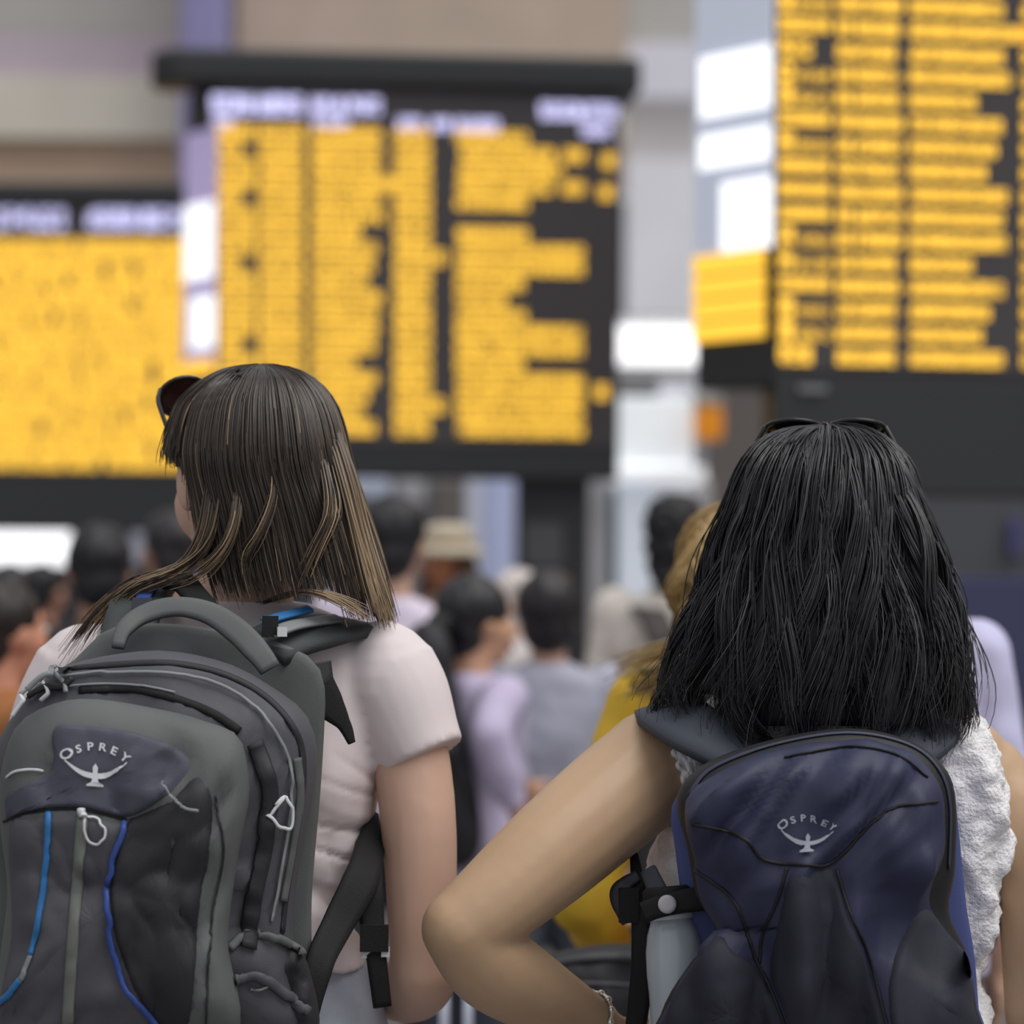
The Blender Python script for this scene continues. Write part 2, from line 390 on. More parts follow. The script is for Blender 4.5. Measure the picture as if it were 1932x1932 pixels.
br.quad('name_plate', 1505, 1558, 728, 740, mat('plate_grey', srgb(130, 132, 135), .4), .03)
mesh('pedestal', floor_slab(1565, 925, 1715, 8.28, .12), M_cab, br.root, False)
# ---- left board
bl_ = Board('departure board packed with dense amber text above the white light box', -330, 372, 388, 1002, 15.9, R_(-1), 60, (-420, 470, 344), 900, 892)
bl_.hit_x = -330
for k in range(19):
    y = 462 + 22.9 * k; x = -320; seg = []
    while x < 366:
        l = random.choice((40, 60, 85, 120, 160)); seg.append((x, min(x + l, 368))); x += l + random.choice((3, 4, 6, 14))
    bl_.glyphs('led_text_line', seg, y, 21, M_led, .8, 100)
for (x0, x1) in ((-300, -180), (-150, -20), (-12, 60), (64, 124), (166, 262), (266, 366)): bl_.glyphs('header_word', [(x0, x1)], 413, 36, M_hdr, .66, 100)
mesh('pedestal', floor_slab(140, 995, 235, 16.05, .12), M_cab, bl_.root, False)
# ================================================================== tools for figures and bags
def bvh(*objs):
    V, F = [], []
    for o in objs:
        k = len(V); mw = o.matrix_basis if not o.parent else Matrix()
        V += [v.co.copy() for v in o.data.vertices]; F += [tuple(i + k for i in p.vertices) for p in o.data.polygons]
    return BVHTree.FromPolygons(V, F)
def cast(t, px, py, lift=0.0, fb=None):
    d = ray(px, py); h, n, i, dist = t.ray_cast(CAM, d)
    if h is None:
        return (P(px, py, fb), -d) if fb else (None, None)
    if n.dot(d) > 0: n = -n
    return h + n * lift, n
def puff(name, outline, Db, De, bulge, m, parent, n=72, nr=12, pw=2.6, inset=.05, disp=None, centre=None, tilt=(0, 0), back=0.0, raw=False):
    """padded solid whose rim follows a traced outline: Db rear depth, De rim depth, bulge towards the viewer"""
    ol = crv(outline, n, True); c = np.array(centre) if centre else ol.mean(0)
    V, F = [], []
    def dep(x, y, d): return d + tilt[0] * (x - c[0]) / 1000 + tilt[1] * (y - c[1]) / 1000
    prof = [(1 - inset, Db), (1 - inset * .3, Db - (Db - De) * .12), (1, Db - (Db - De) * .35), (1, De + (Db - De) * .2)]
    for s, d in prof:
        for q in ol: x, y = c + (q - c) * s; V.append(P(x, y, dep(x, y, d)))
    for j in range(nr):
        s = math.cos((j + .4) / nr * math.pi / 2) ** .8
        for q in ol:
            x, y = c + (q - c) * s; d = De - bulge * (1 - s ** pw) ** (1 / pw)
            if disp: d -= disp(x, y) * min(1, (1 - s) * 5)
            V.append(P(x, y, dep(x, y, d)))
    tot = len(prof) + nr
    for i in range(tot - 1):
        for k in range(n): F.append((i * n + k, i * n + (k + 1) % n, (i + 1) * n + (k + 1) % n, (i + 1) * n + k))
    V.append(P(c[0], c[1], dep(c[0], c[1], De - bulge - (disp(c[0], c[1]) if disp else 0)))); e = len(V) - 1
    F += [((tot - 1) * n + k, (tot - 1) * n + (k + 1) % n, e) for k in range(n)]
    V.append(P(c[0], c[1], dep(c[0], c[1], Db + back))); e = len(V) - 1
    F += [((k + 1) % n, k, e) for k in range(n)]
    if raw: return V, F
    return mesh(name, (V, F), m, parent)
def patch(name, outline, t, m, parent, th=.004, n=56, nr=10, fb=2.7, pw=3.0, centre=None, sink=.0015, disp=None):
    """panel sewn onto a surface: follows it, th proud of it"""
    ol = crv(outline, n, True); c = np.array(centre) if centre else ol.mean(0); V, F = [], []
    for j in range(nr + 1):
        s = 1 - j / nr * .93
        for q in ol:
            x, y = c + (q - c) * s; lift = -sink if j == 0 else th * min(1, .5 + j * .35) + (disp(x, y) * min(1, (1 - s) * 5) if disp else 0)
            V.append(cast(t, x, y, lift, fb)[0])
    for i in range(nr):
        for k in range(n): F.append((i * n + k, i * n + (k + 1) % n, (i + 1) * n + (k + 1) % n, (i + 1) * n + k))
    V.append(sum((V[nr * n + k] for k in range(n)), Vector()) / n); F += [(nr * n + k, nr * n + (k + 1) % n, len(V) - 1) for k in range(n)]
    return mesh(name, (V, F), m, parent)
def cord(name, path, t, w, m, parent, res=40, lift=.001, h=None, fb=2.7, taper=False):
    """piping, zip or strap lying on a surface; w pixel width"""
    a = crv(path, res); V, F = [], []; hits = [cast(t, x, y, lift, fb) for x, y in a]
    k = 6; hh = h if h else w * .35 / 1900
    for i, (p, nn) in enumerate(hits):
        q0 = hits[max(i - 1, 0)][0]; q1 = hits[min(i + 1, res - 1)][0]; tt = (q1 - q0).normalized(); sd_ = tt.cross(nn).normalized()
        ww = w / 1900 / 2 * ((.35 + .65 * math.sin(math.pi * (i + .5) / res)) if taper else 1)
        for j in range(k):
            an = math.pi * j / (k - 1); V.append(p + sd_ * math.cos(an) * ww + nn * (math.sin(an) * hh - .0012))
    for i in range(res - 1):
        for j in range(k - 1): F.append((i * k + j, i * k + j + 1, (i + 1) * k + j + 1, (i + 1) * k + j))
        F.append((i * k + k - 1, i * k, (i + 1) * k, (i + 1) * k + k - 1))
    F += [tuple(range(k)), tuple(range((res - 1) * k, res * k))]
    return mesh(name, (V, F), m, parent)
def strap(name, pts, wid, th, m, parent, face=None, res=36, square=False):
    """flat webbing band through 3D points; face: direction its flat side looks to (or list per point)"""
    a = [Vector(q) for q in crv(pts, res)]; V, F = [], []
    if not hasattr(wid, '__len__'): wid = [wid] * 2
    wv = np.interp(np.linspace(0, 1, res), np.linspace(0, 1, len(wid)), wid)
    sec = [(-1, -.5), (-.92, .5), (-.5, .62), (0, .68), (.5, .62), (.92, .5), (1, -.5), (0, -.6)] if not square else [(-1, -.5), (-1, .5), (1, .5), (1, -.5)]
    fc = face if face else (lambda u: Vector((0, -1, 0)))
    if isinstance(fc, Vector): f0 = fc; fc = lambda u: f0
    for i, p in enumerate(a):
        tt = (a[min(i + 1, res - 1)] - a[max(i - 1, 0)]).normalized(); f = fc(i / (res - 1)); sd_ = tt.cross(f).normalized(); nn = sd_.cross(tt).normalized()
        for (u, v) in sec: V.append(p + sd_ * u * wv[i] / 2 + nn * v * th)
    k = len(sec)
    for i in range(res - 1):
        for j in range(k): F.append((i * k + j, i * k + (j + 1) % k, (i + 1) * k + (j + 1) % k, (i + 1) * k + j))
    F += [tuple(range(k)), tuple(range((res - 1) * k, res * k))]
    return mesh(name, (V, F), m, parent)
def hand(wrist, d, up, s=1.0, curl=.35, side=1):
    """closed solids of a hand: palm and five fingers. d: pointing direction, up: back of the hand, side: thumb side sign"""
    d = Vector(d).normalized(); up = (Vector(up) - d * Vector(up).dot(d)).normalized(); x = d.cross(up) * side
    W = Vector(wrist); S = []
    M = Matrix((x, d, up)).transposed()
    S.append(limb([W - d * .03 * s, W + d * .02 * s], [.024 * s, .025 * s]))
    S.append(ell(W + d * .052 * s, (.040 * s, .052 * s, .017 * s), M))
    def chain(root, dirv, lens, r, c):
        p = Vector(root); pts = [p.copy()]; ang = c * .5; dv = Vector(dirv)
        for L in lens:
            dd = dv * math.cos(ang) - up * math.sin(ang); p = p + dd * L; pts.append(p.copy()); ang += c
        return limb(pts, [r, r * .97, r * .9, r * .75][:len(pts)], 10, 10)
    for k, (o, L) in enumerate(((.028, .9), (.0095, 1.0), (-.0095, .95), (-.027, .74))):
        S.append(chain(W + (x * o + d * .082) * s, (d + x * o * 4).normalized(), [.040 * L * s, .028 * L * s, .022 * L * s], .0088 * s, curl * (1 + .1 * k)))
    S.append(chain(W + (x * .030 + d * .022) * s, (d * .6 + x * .8).normalized(), [.034 * s, .030 * s, .022 * s], .0105 * s, curl * .4))
    return S
def head_solids(c, yaw, s=1.0, pitch=0.0, jaw=1.0):
    """cranium, jaw, cheeks, nose, brow, lips, ears; c = centre of the head, face looks along +Y turned by yaw"""
    M = Matrix.Rotation(yaw, 3, 'Z') @ Matrix.Rotation(pitch, 3, 'X'); c = Vector(c); q = lambda x, y, z: c + M @ Vector((x, y, z)) * s
    e = lambda x, y, z, a, b, d: ell(q(x, y, z), (a * s, b * s, d * s), M)
    S = [e(0, -.012, .025, .074, .094, .092), e(0, .030, -.045, .054 * jaw, .058, .068), e(.030, .050, -.022, .036, .038, .042), e(-.030, .050, -.022, .036, .038, .042),
         e(0, .060, -.090, .024, .026, .020), e(0, .066, .034, .048, .026, .020), e(0, .088, -.056, .021, .012, .007), e(0, .087, -.066, .019, .012, .008),
         limb([q(0, .080, .018), q(0, .098, -.010), q(0, .104, -.026)], [.008 * s, .010 * s, .013 * s], 10, 8)]
    for sx in (-1, 1): S += [e(sx * .077, -.004, -.008, .011, .019, .032)]
    return S, q, M
def face_parts(q, M, s, parent, m_eye, m_lip, m_brow):
    for sx in (-1, 1):
        o = mesh('eye', ell(q(sx * .031, .078, .010), (.0135 * s, .012 * s, .0095 * s), M, 12, 8), m_eye, parent)
        mesh('iris', ell(q(sx * .031, .0885, .010), (.0055 * s, .003 * s, .0055 * s), M, 10, 6), mat('iris_brown', (.03, .018, .01), .2), o)
        mesh('eyebrow', limb([q(sx * .016, .089, .030), q(sx * .034, .087, .035), q(sx * .052, .073, .029)], [.003 * s, .004 * s, .002 * s], 8, 8), m_brow, parent)
    mesh('lips', merge(limb([q(-.020, .093, -.061), q(0, .101, -.057), q(.020, .093, -.061)], [.002 * s, .005 * s, .002 * s], 8, 8),
                       limb([q(-.018, .092, -.064), q(0, .099, -.067), q(.018, .092, -.064)], [.002 * s, .006 * s, .002 * s], 8, 8)), m_lip, parent)
def strands(name, guides, count, m, parent, r=.0011, seg=18, jit=.004, wave=(0, 0), cols=None, weights=None, endvar=.15, seed=1, nside=3, clump=0, spread=0.0, root=None):
    """hair mesh: many fine tapered strands flowing between neighbouring guide polylines; colour per strand"""
    rnd = random.Random(seed); G = [crv([tuple(p) for p in g], seg) for g in guides]; ng = len(G)
    V, F, C = [], [], []; kbase = 0
    off = [np.array([rnd.gauss(0, 1) for _ in range(3)]) for _ in range(max(clump, 1))]
    for c in range(count):
        u = rnd.random() * (ng - 1); i = min(int(u), ng - 2); f = u - i
        if clump:
            kk = int(u / (ng - 1) * clump); uc = (kk + .5) / clump * (ng - 1)
            i2 = min(int(uc), ng - 2); f2 = uc - i2; Gc = G[i2] * (1 - f2) + G[i2 + 1] * f2
        path = G[i] * (1 - f) + G[i + 1] * f
        if clump:
            k_ = np.linspace(0, .62, seg)[:, None]; path = path * (1 - k_) + Gc * k_ + (off[kk % clump] * spread)[None, :] * np.linspace(0, 1, seg)[:, None] ** 1.5
        j = np.array([rnd.gauss(0, jit) for _ in range(3)]); j2 = np.array([rnd.gauss(0, jit * 1.6) for _ in range(3)])
        t = np.linspace(0, 1, seg)[:, None]; path = path + j * (.35 + .3 * t) + j2 * t * t
        if wave[0]:
            ph = rnd.random() * 1.2 + (kk * 1.7 if clump else 0); path[:, 0] += wave[0] * np.sin(t[:, 0] * wave[1] + ph) * np.minimum(1, t[:, 0] * 1.6); path[:, 1] += wave[0] * .8 * np.cos(t[:, 0] * wave[1] * .9 + ph * 1.3) * np.minimum(1, t[:, 0] * 1.6)
        end = 1 - rnd.random() * endvar; m_ = max(4, int(seg * end)); path = path[:m_]
        rr = r * (.7 + .6 * rnd.random())
        col = rnd.choices(cols, weights)[0] if cols else (.02, .02, .02); sh = .8 + .4 * rnd.random(); col = tuple(x * sh for x in col)
        T = np.gradient(path, axis=0); T /= np.linalg.norm(T, axis=1)[:, None] + 1e-9
        U = np.cross(T, np.array((.31, .83, .46))); U /= np.linalg.norm(U, axis=1)[:, None] + 1e-9; Wv = np.cross(T, U)
        qq = np.arange(m_) / (m_ - 1); ra = (rr * (1 - .75 * qq ** 2) * (np.minimum(1, qq * 3.5 + .08) if root else 1))[:, None]
        v = np.stack([path + (U * math.cos(2 * math.pi * z / nside) + Wv * math.sin(2 * math.pi * z / nside)) * ra for z in range(nside)], 1).reshape(-1, 3)
        k = kbase; kbase += len(v); V.append(v)
        ii = np.arange(m_ - 1)[:, None] * nside; jj = np.arange(nside)[None, :]; j1 = (jj + 1) % nside
        F.append(np.stack([ii + jj, ii + j1, ii + nside + j1, ii + nside + jj], -1).reshape(-1, 4) + k)
        if root:
            g = np.clip((np.arange(m_) / (seg - 1) - .15) / .5, 0, 1)[:, None]; cc = np.array(root) * sh * (1 - g) + np.array(col) * g
        else: cc = np.tile(np.array(col), (m_, 1))
        C.append(np.repeat(cc, nside, 0))
    V = np.vstack(V); F = np.vstack(F); C = np.vstack(C)
    me = bpy.data.meshes.new(name); me.vertices.add(len(V)); me.vertices.foreach_set('co', V.ravel())
    me.loops.add(len(F) * 4); me.loops.foreach_set('vertex_index', F.ravel().astype(np.int32))
    me.polygons.add(len(F)); me.polygons.foreach_set('loop_start', np.arange(0, len(F) * 4, 4, dtype=np.int32)); me.update(calc_edges=True)
    ca = me.color_attributes.new('col', 'FLOAT_COLOR', 'POINT'); ca.data.foreach_set('color', np.hstack([C, np.ones((len(C), 1))]).ravel())
    return link(name, me, m, parent)
def text_arc(txt, cx, cy, rad, size, a0, a1):
    """letters as flat pixel-space polygons set along an arc (centre cx,cy, radius rad, angles in degrees)"""
    out = []; n = len(txt)
    for i, ch in enumerate(txt):
        cu = bpy.data.curves.new('t', 'FONT'); cu.body = ch; cu.size = 1; cu.align_x = 'CENTER'; cu.resolution_u = 3; cu.offset = .022
        ob = bpy.data.objects.new('t', cu); TMPS.collection.objects.link(ob); me = evaluate(ob)
        ang = R_(a0 + (a1 - a0) * i / (n - 1)); co, si = math.cos(ang), math.sin(ang); big = 1.25 if i == 0 else 1.0
        vs = [(cx + rad * si + (v.co.x * co * 1.1 + v.co.y * si * .9) * size * big, cy - rad * co + (v.co.x * si * 1.1 - v.co.y * co * .9) * size * big) for v in me.vertices]
        out.append((vs, [tuple(p.vertices) for p in me.polygons]))
        bpy.data.objects.remove(ob); bpy.data.curves.remove(cu); bpy.data.meshes.remove(me)
    return out
def logo(t, cx, cy, w, m, parent, rot=0.0, lift=.0015):
    """arched name above a spread-winged bird emblem, laid on the cloth"""
    def put(vs, name, f):
        V = []
        for x, y in vs:
            dx, dy = x - cx, y - cy; c, s = math.cos(rot), math.sin(rot)
            V.append(cast(t, cx + dx * c - dy * s, cy + dx * s + dy * c, lift, 2.7)[0])
        mesh(name, (V, f), m, parent, False)
    for vs, f in text_arc('OSPREY', cx, cy + w * .62, w * .74, w * .2, -36, 36): put(vs, 'logo_letter', f)
    up, lo = [], []                                             # wings: a crescent, deeper in the middle
    for i in range(25):
        u = i / 24 * 2 - 1; x = cx + u * w * .5; yy = cy + w * .06 + (1 - u * u) * w * .24
        th = w * .035 * (1 - u * u) + w * .012
        up.append((x, yy - th)); lo.append((x, yy + th))
    vs = up + lo; put(vs, 'logo_wings', [(i, i + 1, 25 + i + 1, 25 + i) for i in range(24)])
    b = [(0, .10), (.045, .16), (.035, .30), (.06, .40), (.13, .44), (.13, .465), (-.13, .465), (-.13, .44), (-.06, .40), (-.035, .30), (-.045, .16)]
    put([(cx + x * w, cy + y * w) for x, y in b], 'logo_bird', [tuple(range(len(b)))])
# ================================================================== the two travellers
def rp(xl, xr, y, D, ry):
    c = P((xl + xr) / 2, y, D); return (c.x, c.y, c.z, (xr - xl) / 2 / FPX * D, ry)
def legs(x, y, hipz, yaw, s=1.0, grow=0.0, step=.06):
    """trouser and leg solids from hip to ankle, and shoe solids"""
    M = Matrix.Rotation(yaw, 3, 'Z'); q = lambda a, b, z: Vector((x, y, 0)) + M @ Vector((a * s, b * s, 0)) + Vector((0, 0, z * hipz))
    T, Sh = [], []
    for sx in (-1, 1):
        f = step * sx * .5
        T.append(limb([q(sx * .085, 0, 1.0), q(sx * .092, .01 + f * .5, .75), q(sx * .095, .015 + f, .52), q(sx * .098, -.005 + f, .30), q(sx * .10, f, .09)],
                      [(.088 + grow) * s, (.078 + grow) * s, (.058 + grow) * s, (.052 + grow) * s, (.042 + grow * 1.6) * s]))
        Sh.append([limb([q(sx * .10, -.05 + f, .042), q(sx * .103, .06 + f, .036), q(sx * .11, .16 + f, .03)], [.040 * s, .040 * s, .032 * s]),
                   ell(q(sx * .10, f, .085), (.042 * s, .05 * s, .05 * s))])
    T.append(ringsm([(x, y, hipz * .93, .15 * s + grow, .10 * s + grow), (x, y, hipz * 1.02, .165 * s + grow, .115 * s + grow), (x, y, hipz * 1.12, .145 * s + grow, .10 * s + grow)], 8, yaw=yaw))
    return T, Sh
def shoes(Sh, m, root):
    for s in Sh: fuse('shoe', s, .009, m, root, 2)
def hair_guides(levels, phis, cut=None, y_end=None):
    """guides running down the outside of the hair volume; levels: (y, xl, xr, D, rd)"""
    G = []
    for ph in phis:
        a = R_(ph); g = []
        for (y, xl, xr, Dc, rd) in levels:
            ye = y_end(ph) if y_end else 9e9
            if y > ye: break
            g.append(P((xl + xr) / 2 + (xr - xl) / 2 * math.cos(a), y, Dc - rd * math.sin(a)))
        G.append(g)
    return G
def crescent(levels, p0, p1, k, ki, n=22):
    """solid hair mass: outer arc k, inner arc ki of the hair volume"""
    V, F = [], []
    for (y, xl, xr, Dc, rd) in levels:
        cx = (xl + xr) / 2; rx = (xr - xl) / 2
        for i in range(n): a = R_(p0 + (p1 - p0) * i / (n - 1)); V.append(P(cx + rx * k * math.cos(a), y, Dc - rd * k * math.sin(a)))
        for i in range(n): a = R_(p1 + (p0 - p1) * i / (n - 1)); V.append(P(cx + rx * ki * math.cos(a), y, Dc - rd * ki * math.sin(a)))
    m_ = 2 * n
    for j in range(len(levels) - 1):
        for i in range(m_): F.append((j * m_ + i, j * m_ + (i + 1) % m_, (j + 1) * m_ + (i + 1) % m_, (j + 1) * m_ + i))
    F += [tuple(range(m_)), tuple(range((len(levels) - 1) * m_, len(levels) * m_))]
    return V, F
M_eye = mat('eye_white', (.75, .73, .70), .2); M_lip = mat('lip', srgb(170, 100, 95), .4)
M_skin1 = mat('skin_rosy', srgb(208, 172, 152), .5, noise_amt=.05, nscale=18, sub=.15)
M_skin2 = mat('skin_tan', srgb(188, 157, 126), .45, noise_amt=.05, nscale=18, sub=.15)
M_shirt1 = mat('tee_pink_white', srgb(224, 213, 214), .85, noise_amt=.03, nscale=8, bump=.06, bscale=900)
M_jean = mat('jeans_pale', srgb(176, 182, 196), .8, noise_amt=.12, nscale=30, bump=.3, bscale=900)
M_shoe = mat('shoe_white', srgb(214, 212, 208), .6); M_shoed = mat('shoe_dark', srgb(58, 54, 52), .6)
M_hair = mat('hair', (.05, .04, .03), .36, attr='col', spec=.5)
M_hb1 = mat('hair_mass_brown', (.040, .029, .022), .55, noise_amt=.35, nscale=60, stretch=(1, 1, .06))
M_hb2 = mat('hair_mass_black', (.010, .010, .012), .45, noise_amt=.3, nscale=60, stretch=(1, 1, .1))

# ------------------------------------------------------------------ woman with brown hair
W1 = thing('person', 'woman with long straight brown hair in pale pink tee, grey backpack on her back', 'person', (P(445, 1700, 3.06).x, P(445, 1700, 3.06).y, 0))
hs, q1, Mh1 = head_solids(P(471, 905, 3.06), R_(31), 1.0, R_(-8))
neck = limb([P(470, 1000, 3.07), P(462, 1100, 3.075), P(455, 1200, 3.07)], [.054, .053, .066])
armR = limb([P(728, 1290, 3.03), P(772, 1420, 3.02), P(790, 1560, 3.005), P(796, 1720, 3.0), P(800, 1835, 3.0)], [.050, .0435, .0415, .038, .0375])
foreR = limb([P(800, 1835, 3.0), P(778, 1862, 3.09), P(735, 1872, 3.19), P(705, 1872, 3.25)], [.0385, .040, .031, .025])
armL = limb([P(165, 1290, 3.05), P(100, 1500, 3.06), P(70, 1750, 3.07)], [.050, .042, .038])
foreL = limb([P(70, 1750, 3.07), P(110, 1880, 3.17), P(170, 1960, 3.27)], [.039, .038, .025])
hR = hand(P(700, 1872, 3.255), P(620, 1860, 3.32) - P(700, 1872, 3.255), (0, -.3, 1), 1.0, .4, -1)
hL = hand(P(174, 1963, 3.275), P(240, 1990, 3.36) - P(174, 1963, 3.275), (0, -.3, 1), 1.0, .4, 1)
trunk = ringsm([rp(330, 590, 1170, 3.07, .06), rp(200, 690, 1240, 3.065, .085), rp(170, 690, 1400, 3.06, .095), rp(190, 670, 1600, 3.06, .09), rp(195, 665, 1760, 3.06, .09), rp(175, 690, 1950, 3.06, .10)])
hz1 = P(440, 1985, 3.06)
T1, S1 = legs(hz1.x, hz1.y, hz1.z, R_(-6), 1.0, -.012)
fuse('body', hs + [neck, armR, foreR, armL, foreL, trunk] + hR + hL + T1, .0055, M_skin1, W1, 4)
face_parts(q1, Mh1, 1.0, W1, M_eye, M_lip, mat('brow_brown', (.05, .035, .025), .6))
def fold1(co, n):
    # creases gathered at the right side of the waist, a soft drape higher up
    p = co; k = max(0, min(1, (1.27 - p.z) / .10)); u = p.x * 9 + p.y * 9
    c = lambda f, o: max(0, 1 - abs(noise.noise(Vector((u * .28 + o, o * 3, p.z * f + p.x * 9)))) * 7)
    return -k * (.0085 * c(13, 1.3) + .005 * c(24, 7.7)) + noise.noise(Vector((p.x * 9, p.y * 9, p.z * 7 + p.x * 6))) * .0035 + k * noise.noise(Vector((p.x * 6, p.y * 6, p.z * 22))) * .006
tee = ringsm([rp(365, 575, 1135, 3.07, .062), rp(300, 640, 1162, 3.065, .075), rp(205, 715, 1205, 3.06, .09), rp(130, 765, 1265, 3.06, .103), rp(135, 740, 1360, 3.055, .118),
              rp(152, 722, 1460, 3.05, .122), rp(162, 706, 1550, 3.05, .115), rp(178, 690, 1650, 3.05, .108), rp(182, 686, 1740, 3.05, .11), rp(172, 700, 1815, 3.05, .122)], 34)
slR = limb([P(722, 1275, 3.035), P(748, 1320, 3.03), P(775, 1385, 3.022), P(798, 1432, 3.015)], [.064, .062, .055, .049], 22, 16, False); slR = merge(slR, ell(P(722, 1288, 3.035), (.064, .066, .068)))
slL = limb([P(172, 1272, 3.05), P(140, 1330, 3.05), P(112, 1400, 3.055), P(100, 1450, 3.055)], [.064, .062, .056, .052], 22, 16, False); slL = merge(slL, ell(P(172, 1288, 3.05), (.064, .066, .066)))
shirt = fuse('t_shirt', [tee, slR, slL], .0045, M_shirt1, W1, 2, fold1)
fuse('jeans', legs(hz1.x, hz1.y, hz1.z, R_(-6), 1.0, .006)[0] + [ringsm([rp(185, 690, 1800, 3.055, .108), rp(172, 706, 1900, 3.055, .118), rp(165, 715, 1990, 3.055, .12)], 8)], .008, M_jean, W1, 3)
shoes(S1, M_shoe, W1)
L1 = [(691, 484, 498, 3.055, .008), (697, 440, 545, 3.052, .040), (716, 394, 586, 3.05, .072), (755, 348, 622, 3.05, .097), (800, 328, 641, 3.045, .108), (850, 319, 652, 3.04, .113),
      (880, 321, 658, 3.04, .113), (905, 326, 664, 3.04, .112), (950, 337, 679, 3.035, .108), (1000, 346, 694, 3.028, .10), (1050, 354, 708, 3.02, .092), (1100, 366, 720, 3.012, .085), (1145, 382, 731, 3.01, .078)]
L1b = L1 + [(1190, 420, 741, 3.01, .08)]
M_q = Matrix.Rotation(R_(30), 3, 'Z')
cap = ell(q1(0, -.022, .034), (.082, .097, .083), Mh1)
hair_o = fuse('hair', [crescent(L1[2:8], -35, 184, .93, .62), crescent(L1[5:-2], -35, 142, .93, .62), cap], .006, M_hb1, W1, 3)
c1 = [(.033, .025, .020), (.055, .041, .032), (.10, .072, .050), (.40, .285, .17)]
strands('hair_strands', hair_guides(L1b, list(range(-30, 62, 8))), 1500, M_hair, hair_o, .0012, 26, .003, cols=c1, weights=[40, 34, 14, 14], seed=2, endvar=.2, root=(.036, .027, .021))
strands('hair_strands', hair_guides(L1, list(range(55, 190, 6)), y_end=lambda ph: 890 if ph > 146 else 9e9), 2500, M_hair, hair_o, .0012, 24, .003, cols=c1, weights=[46, 36, 9, 7], seed=3, endvar=.2, root=(.036, .027, .021))
strands('hair_fringe', hair_guides(L1[:5], list(range(186, 330, 12))), 700, M_hair, hair_o, .0012, 14, .002, cols=c1, weights=[40, 36, 14, 4], seed=4)
def px_sheet(name, polys, count, m, parent, cols, weights, seed, r=.0012, jit=.003, rootc=(.045, .034, .026), **k):
    return strands(name, [[P(*p) for p in g] for g in polys], count, m, parent, r, 24, jit, cols=cols, weights=weights, seed=seed, root=rootc, **k)
# lock swept over her left shoulder, lock down the right, light outer lock and nape wisps
px_sheet('hair_lock', [[(420, 800, 2.985), (392, 900, 2.955), (372, 1010, 2.95), (330, 1068, 2.955), (240, 1098, 2.955), (165, 1165, 2.965), (95, 1262, 2.985)],
                       [(450, 800, 2.98), (424, 900, 2.95), (400, 1020, 2.94), (340, 1082, 2.945), (262, 1112, 2.945), (215, 1160, 2.95), (185, 1215, 2.955)]], 130, M_hair, hair_o, c1, [12, 30, 40, 30], 5)
px_sheet('hair_lock', [[(600, 740, 3.03), (636, 810, 3.01), (668, 900, 2.985), (690, 1000, 2.975), (715, 1100, 2.965), (738, 1195, 2.965)],
                       [(580, 740, 3.02), (614, 810, 2.99), (642, 900, 2.965), (668, 1000, 2.955), (695, 1100, 2.95), (722, 1180, 2.95)]], 190, M_hair, hair_o, [(.24, .175, .115), (.52, .39, .25), (.36, .26, .16)], [20, 34, 30], 6)
px_sheet('hair_lock', [[(580, 760, 2.99), (606, 870, 2.96), (618, 960, 2.93), (590, 1030, 2.925), (565, 1085, 2.925), (556, 1120, 2.93)],
                       [(590, 760, 2.99), (620, 880, 2.965), (632, 965, 2.935), (600, 1040, 2.925), (574, 1095, 2.925), (566, 1125, 2.93)]], 70, M_hair, hair_o, c1, [5, 20, 40, 40], 7)
px_sheet('hair_lock', [[(500, 760, 2.97), (508, 850, 2.945), (512, 930, 2.925), (488, 1000, 2.92), (462, 1050, 2.925), (466, 1105, 2.94)],
                       [(510, 760, 2.97), (516, 850, 2.945), (520, 935, 2.925), (496, 1010, 2.92), (470, 1055, 2.925), (474, 1110, 2.94)]], 40, M_hair, hair_o, c1, [5, 20, 40, 40], 8)
px_sheet('hair_lock', [[(446, 780, 2.98), (444, 880, 2.95), (444, 960, 2.925), (420, 1030, 2.925), (360, 1085, 2.935), (300, 1100, 2.945)],
                       [(456, 780, 2.98), (454, 880, 2.95), (452, 965, 2.925), (430, 1035, 2.925), (380, 1088, 2.935), (310, 1108, 2.945)]], 40, M_hair, hair_o, c1, [5, 20, 40, 40], 9)
px_sheet('hair_wisp', [[(480, 1135, 2.96), (530, 1122, 2.94), (580, 1112, 2.93), (640, 1128, 2.925), (700, 1165, 2.925)],
                       [(500, 1140, 2.96), (540, 1125, 2.94), (585, 1118, 2.93), (645, 1136, 2.925), (715, 1180, 2.93)]], 34, M_hair, hair_o, [(.40, .28, .16), (.28, .19, .11)], [1, 1], 10)
# sunglasses pushed up on her head
def sunglasses(label, q, Mh, z, y, tiltdeg, s, root_loc, m_l, m_f):
    r = thing('sunglasses', label, 'sunglasses', root_loc); Mt = Mh @ Matrix.Rotation(R_(tiltdeg), 3, 'X'); c = q(0, y, z)
    w = lambda a, b, d: c + Mt @ Vector((a, b, d)) * s
    for sx in (-1, 1):
        mesh('lens', ell(w(sx * .034, 0, 0), (.030 * s, .003 * s, .024 * s), Mt, 24, 10), m_l, r)
        ring_ = [w(sx * .034 + .031 * math.cos(a), 0, .025 * math.sin(a)) for a in np.linspace(0, 2 * math.pi, 25)]
        mesh('rim', tube(ring_, .0026 * s, 8), m_f, r)
        mesh('temple', limb([w(sx * .066, -.002, .008), w(sx * .078, -.03, .006), w(sx * .083, -.085, -.006), w(sx * .080, -.115, -.026)], [.003 * s, .0026 * s, .0026 * s, .003 * s], 8), m_f, r)
    mesh('bridge', limb([w(-.006, 0, .006), w(0, .002, .009), w(.006, 0, .006)], [.0024 * s] * 3, 8, 6), m_f, r)
    return r
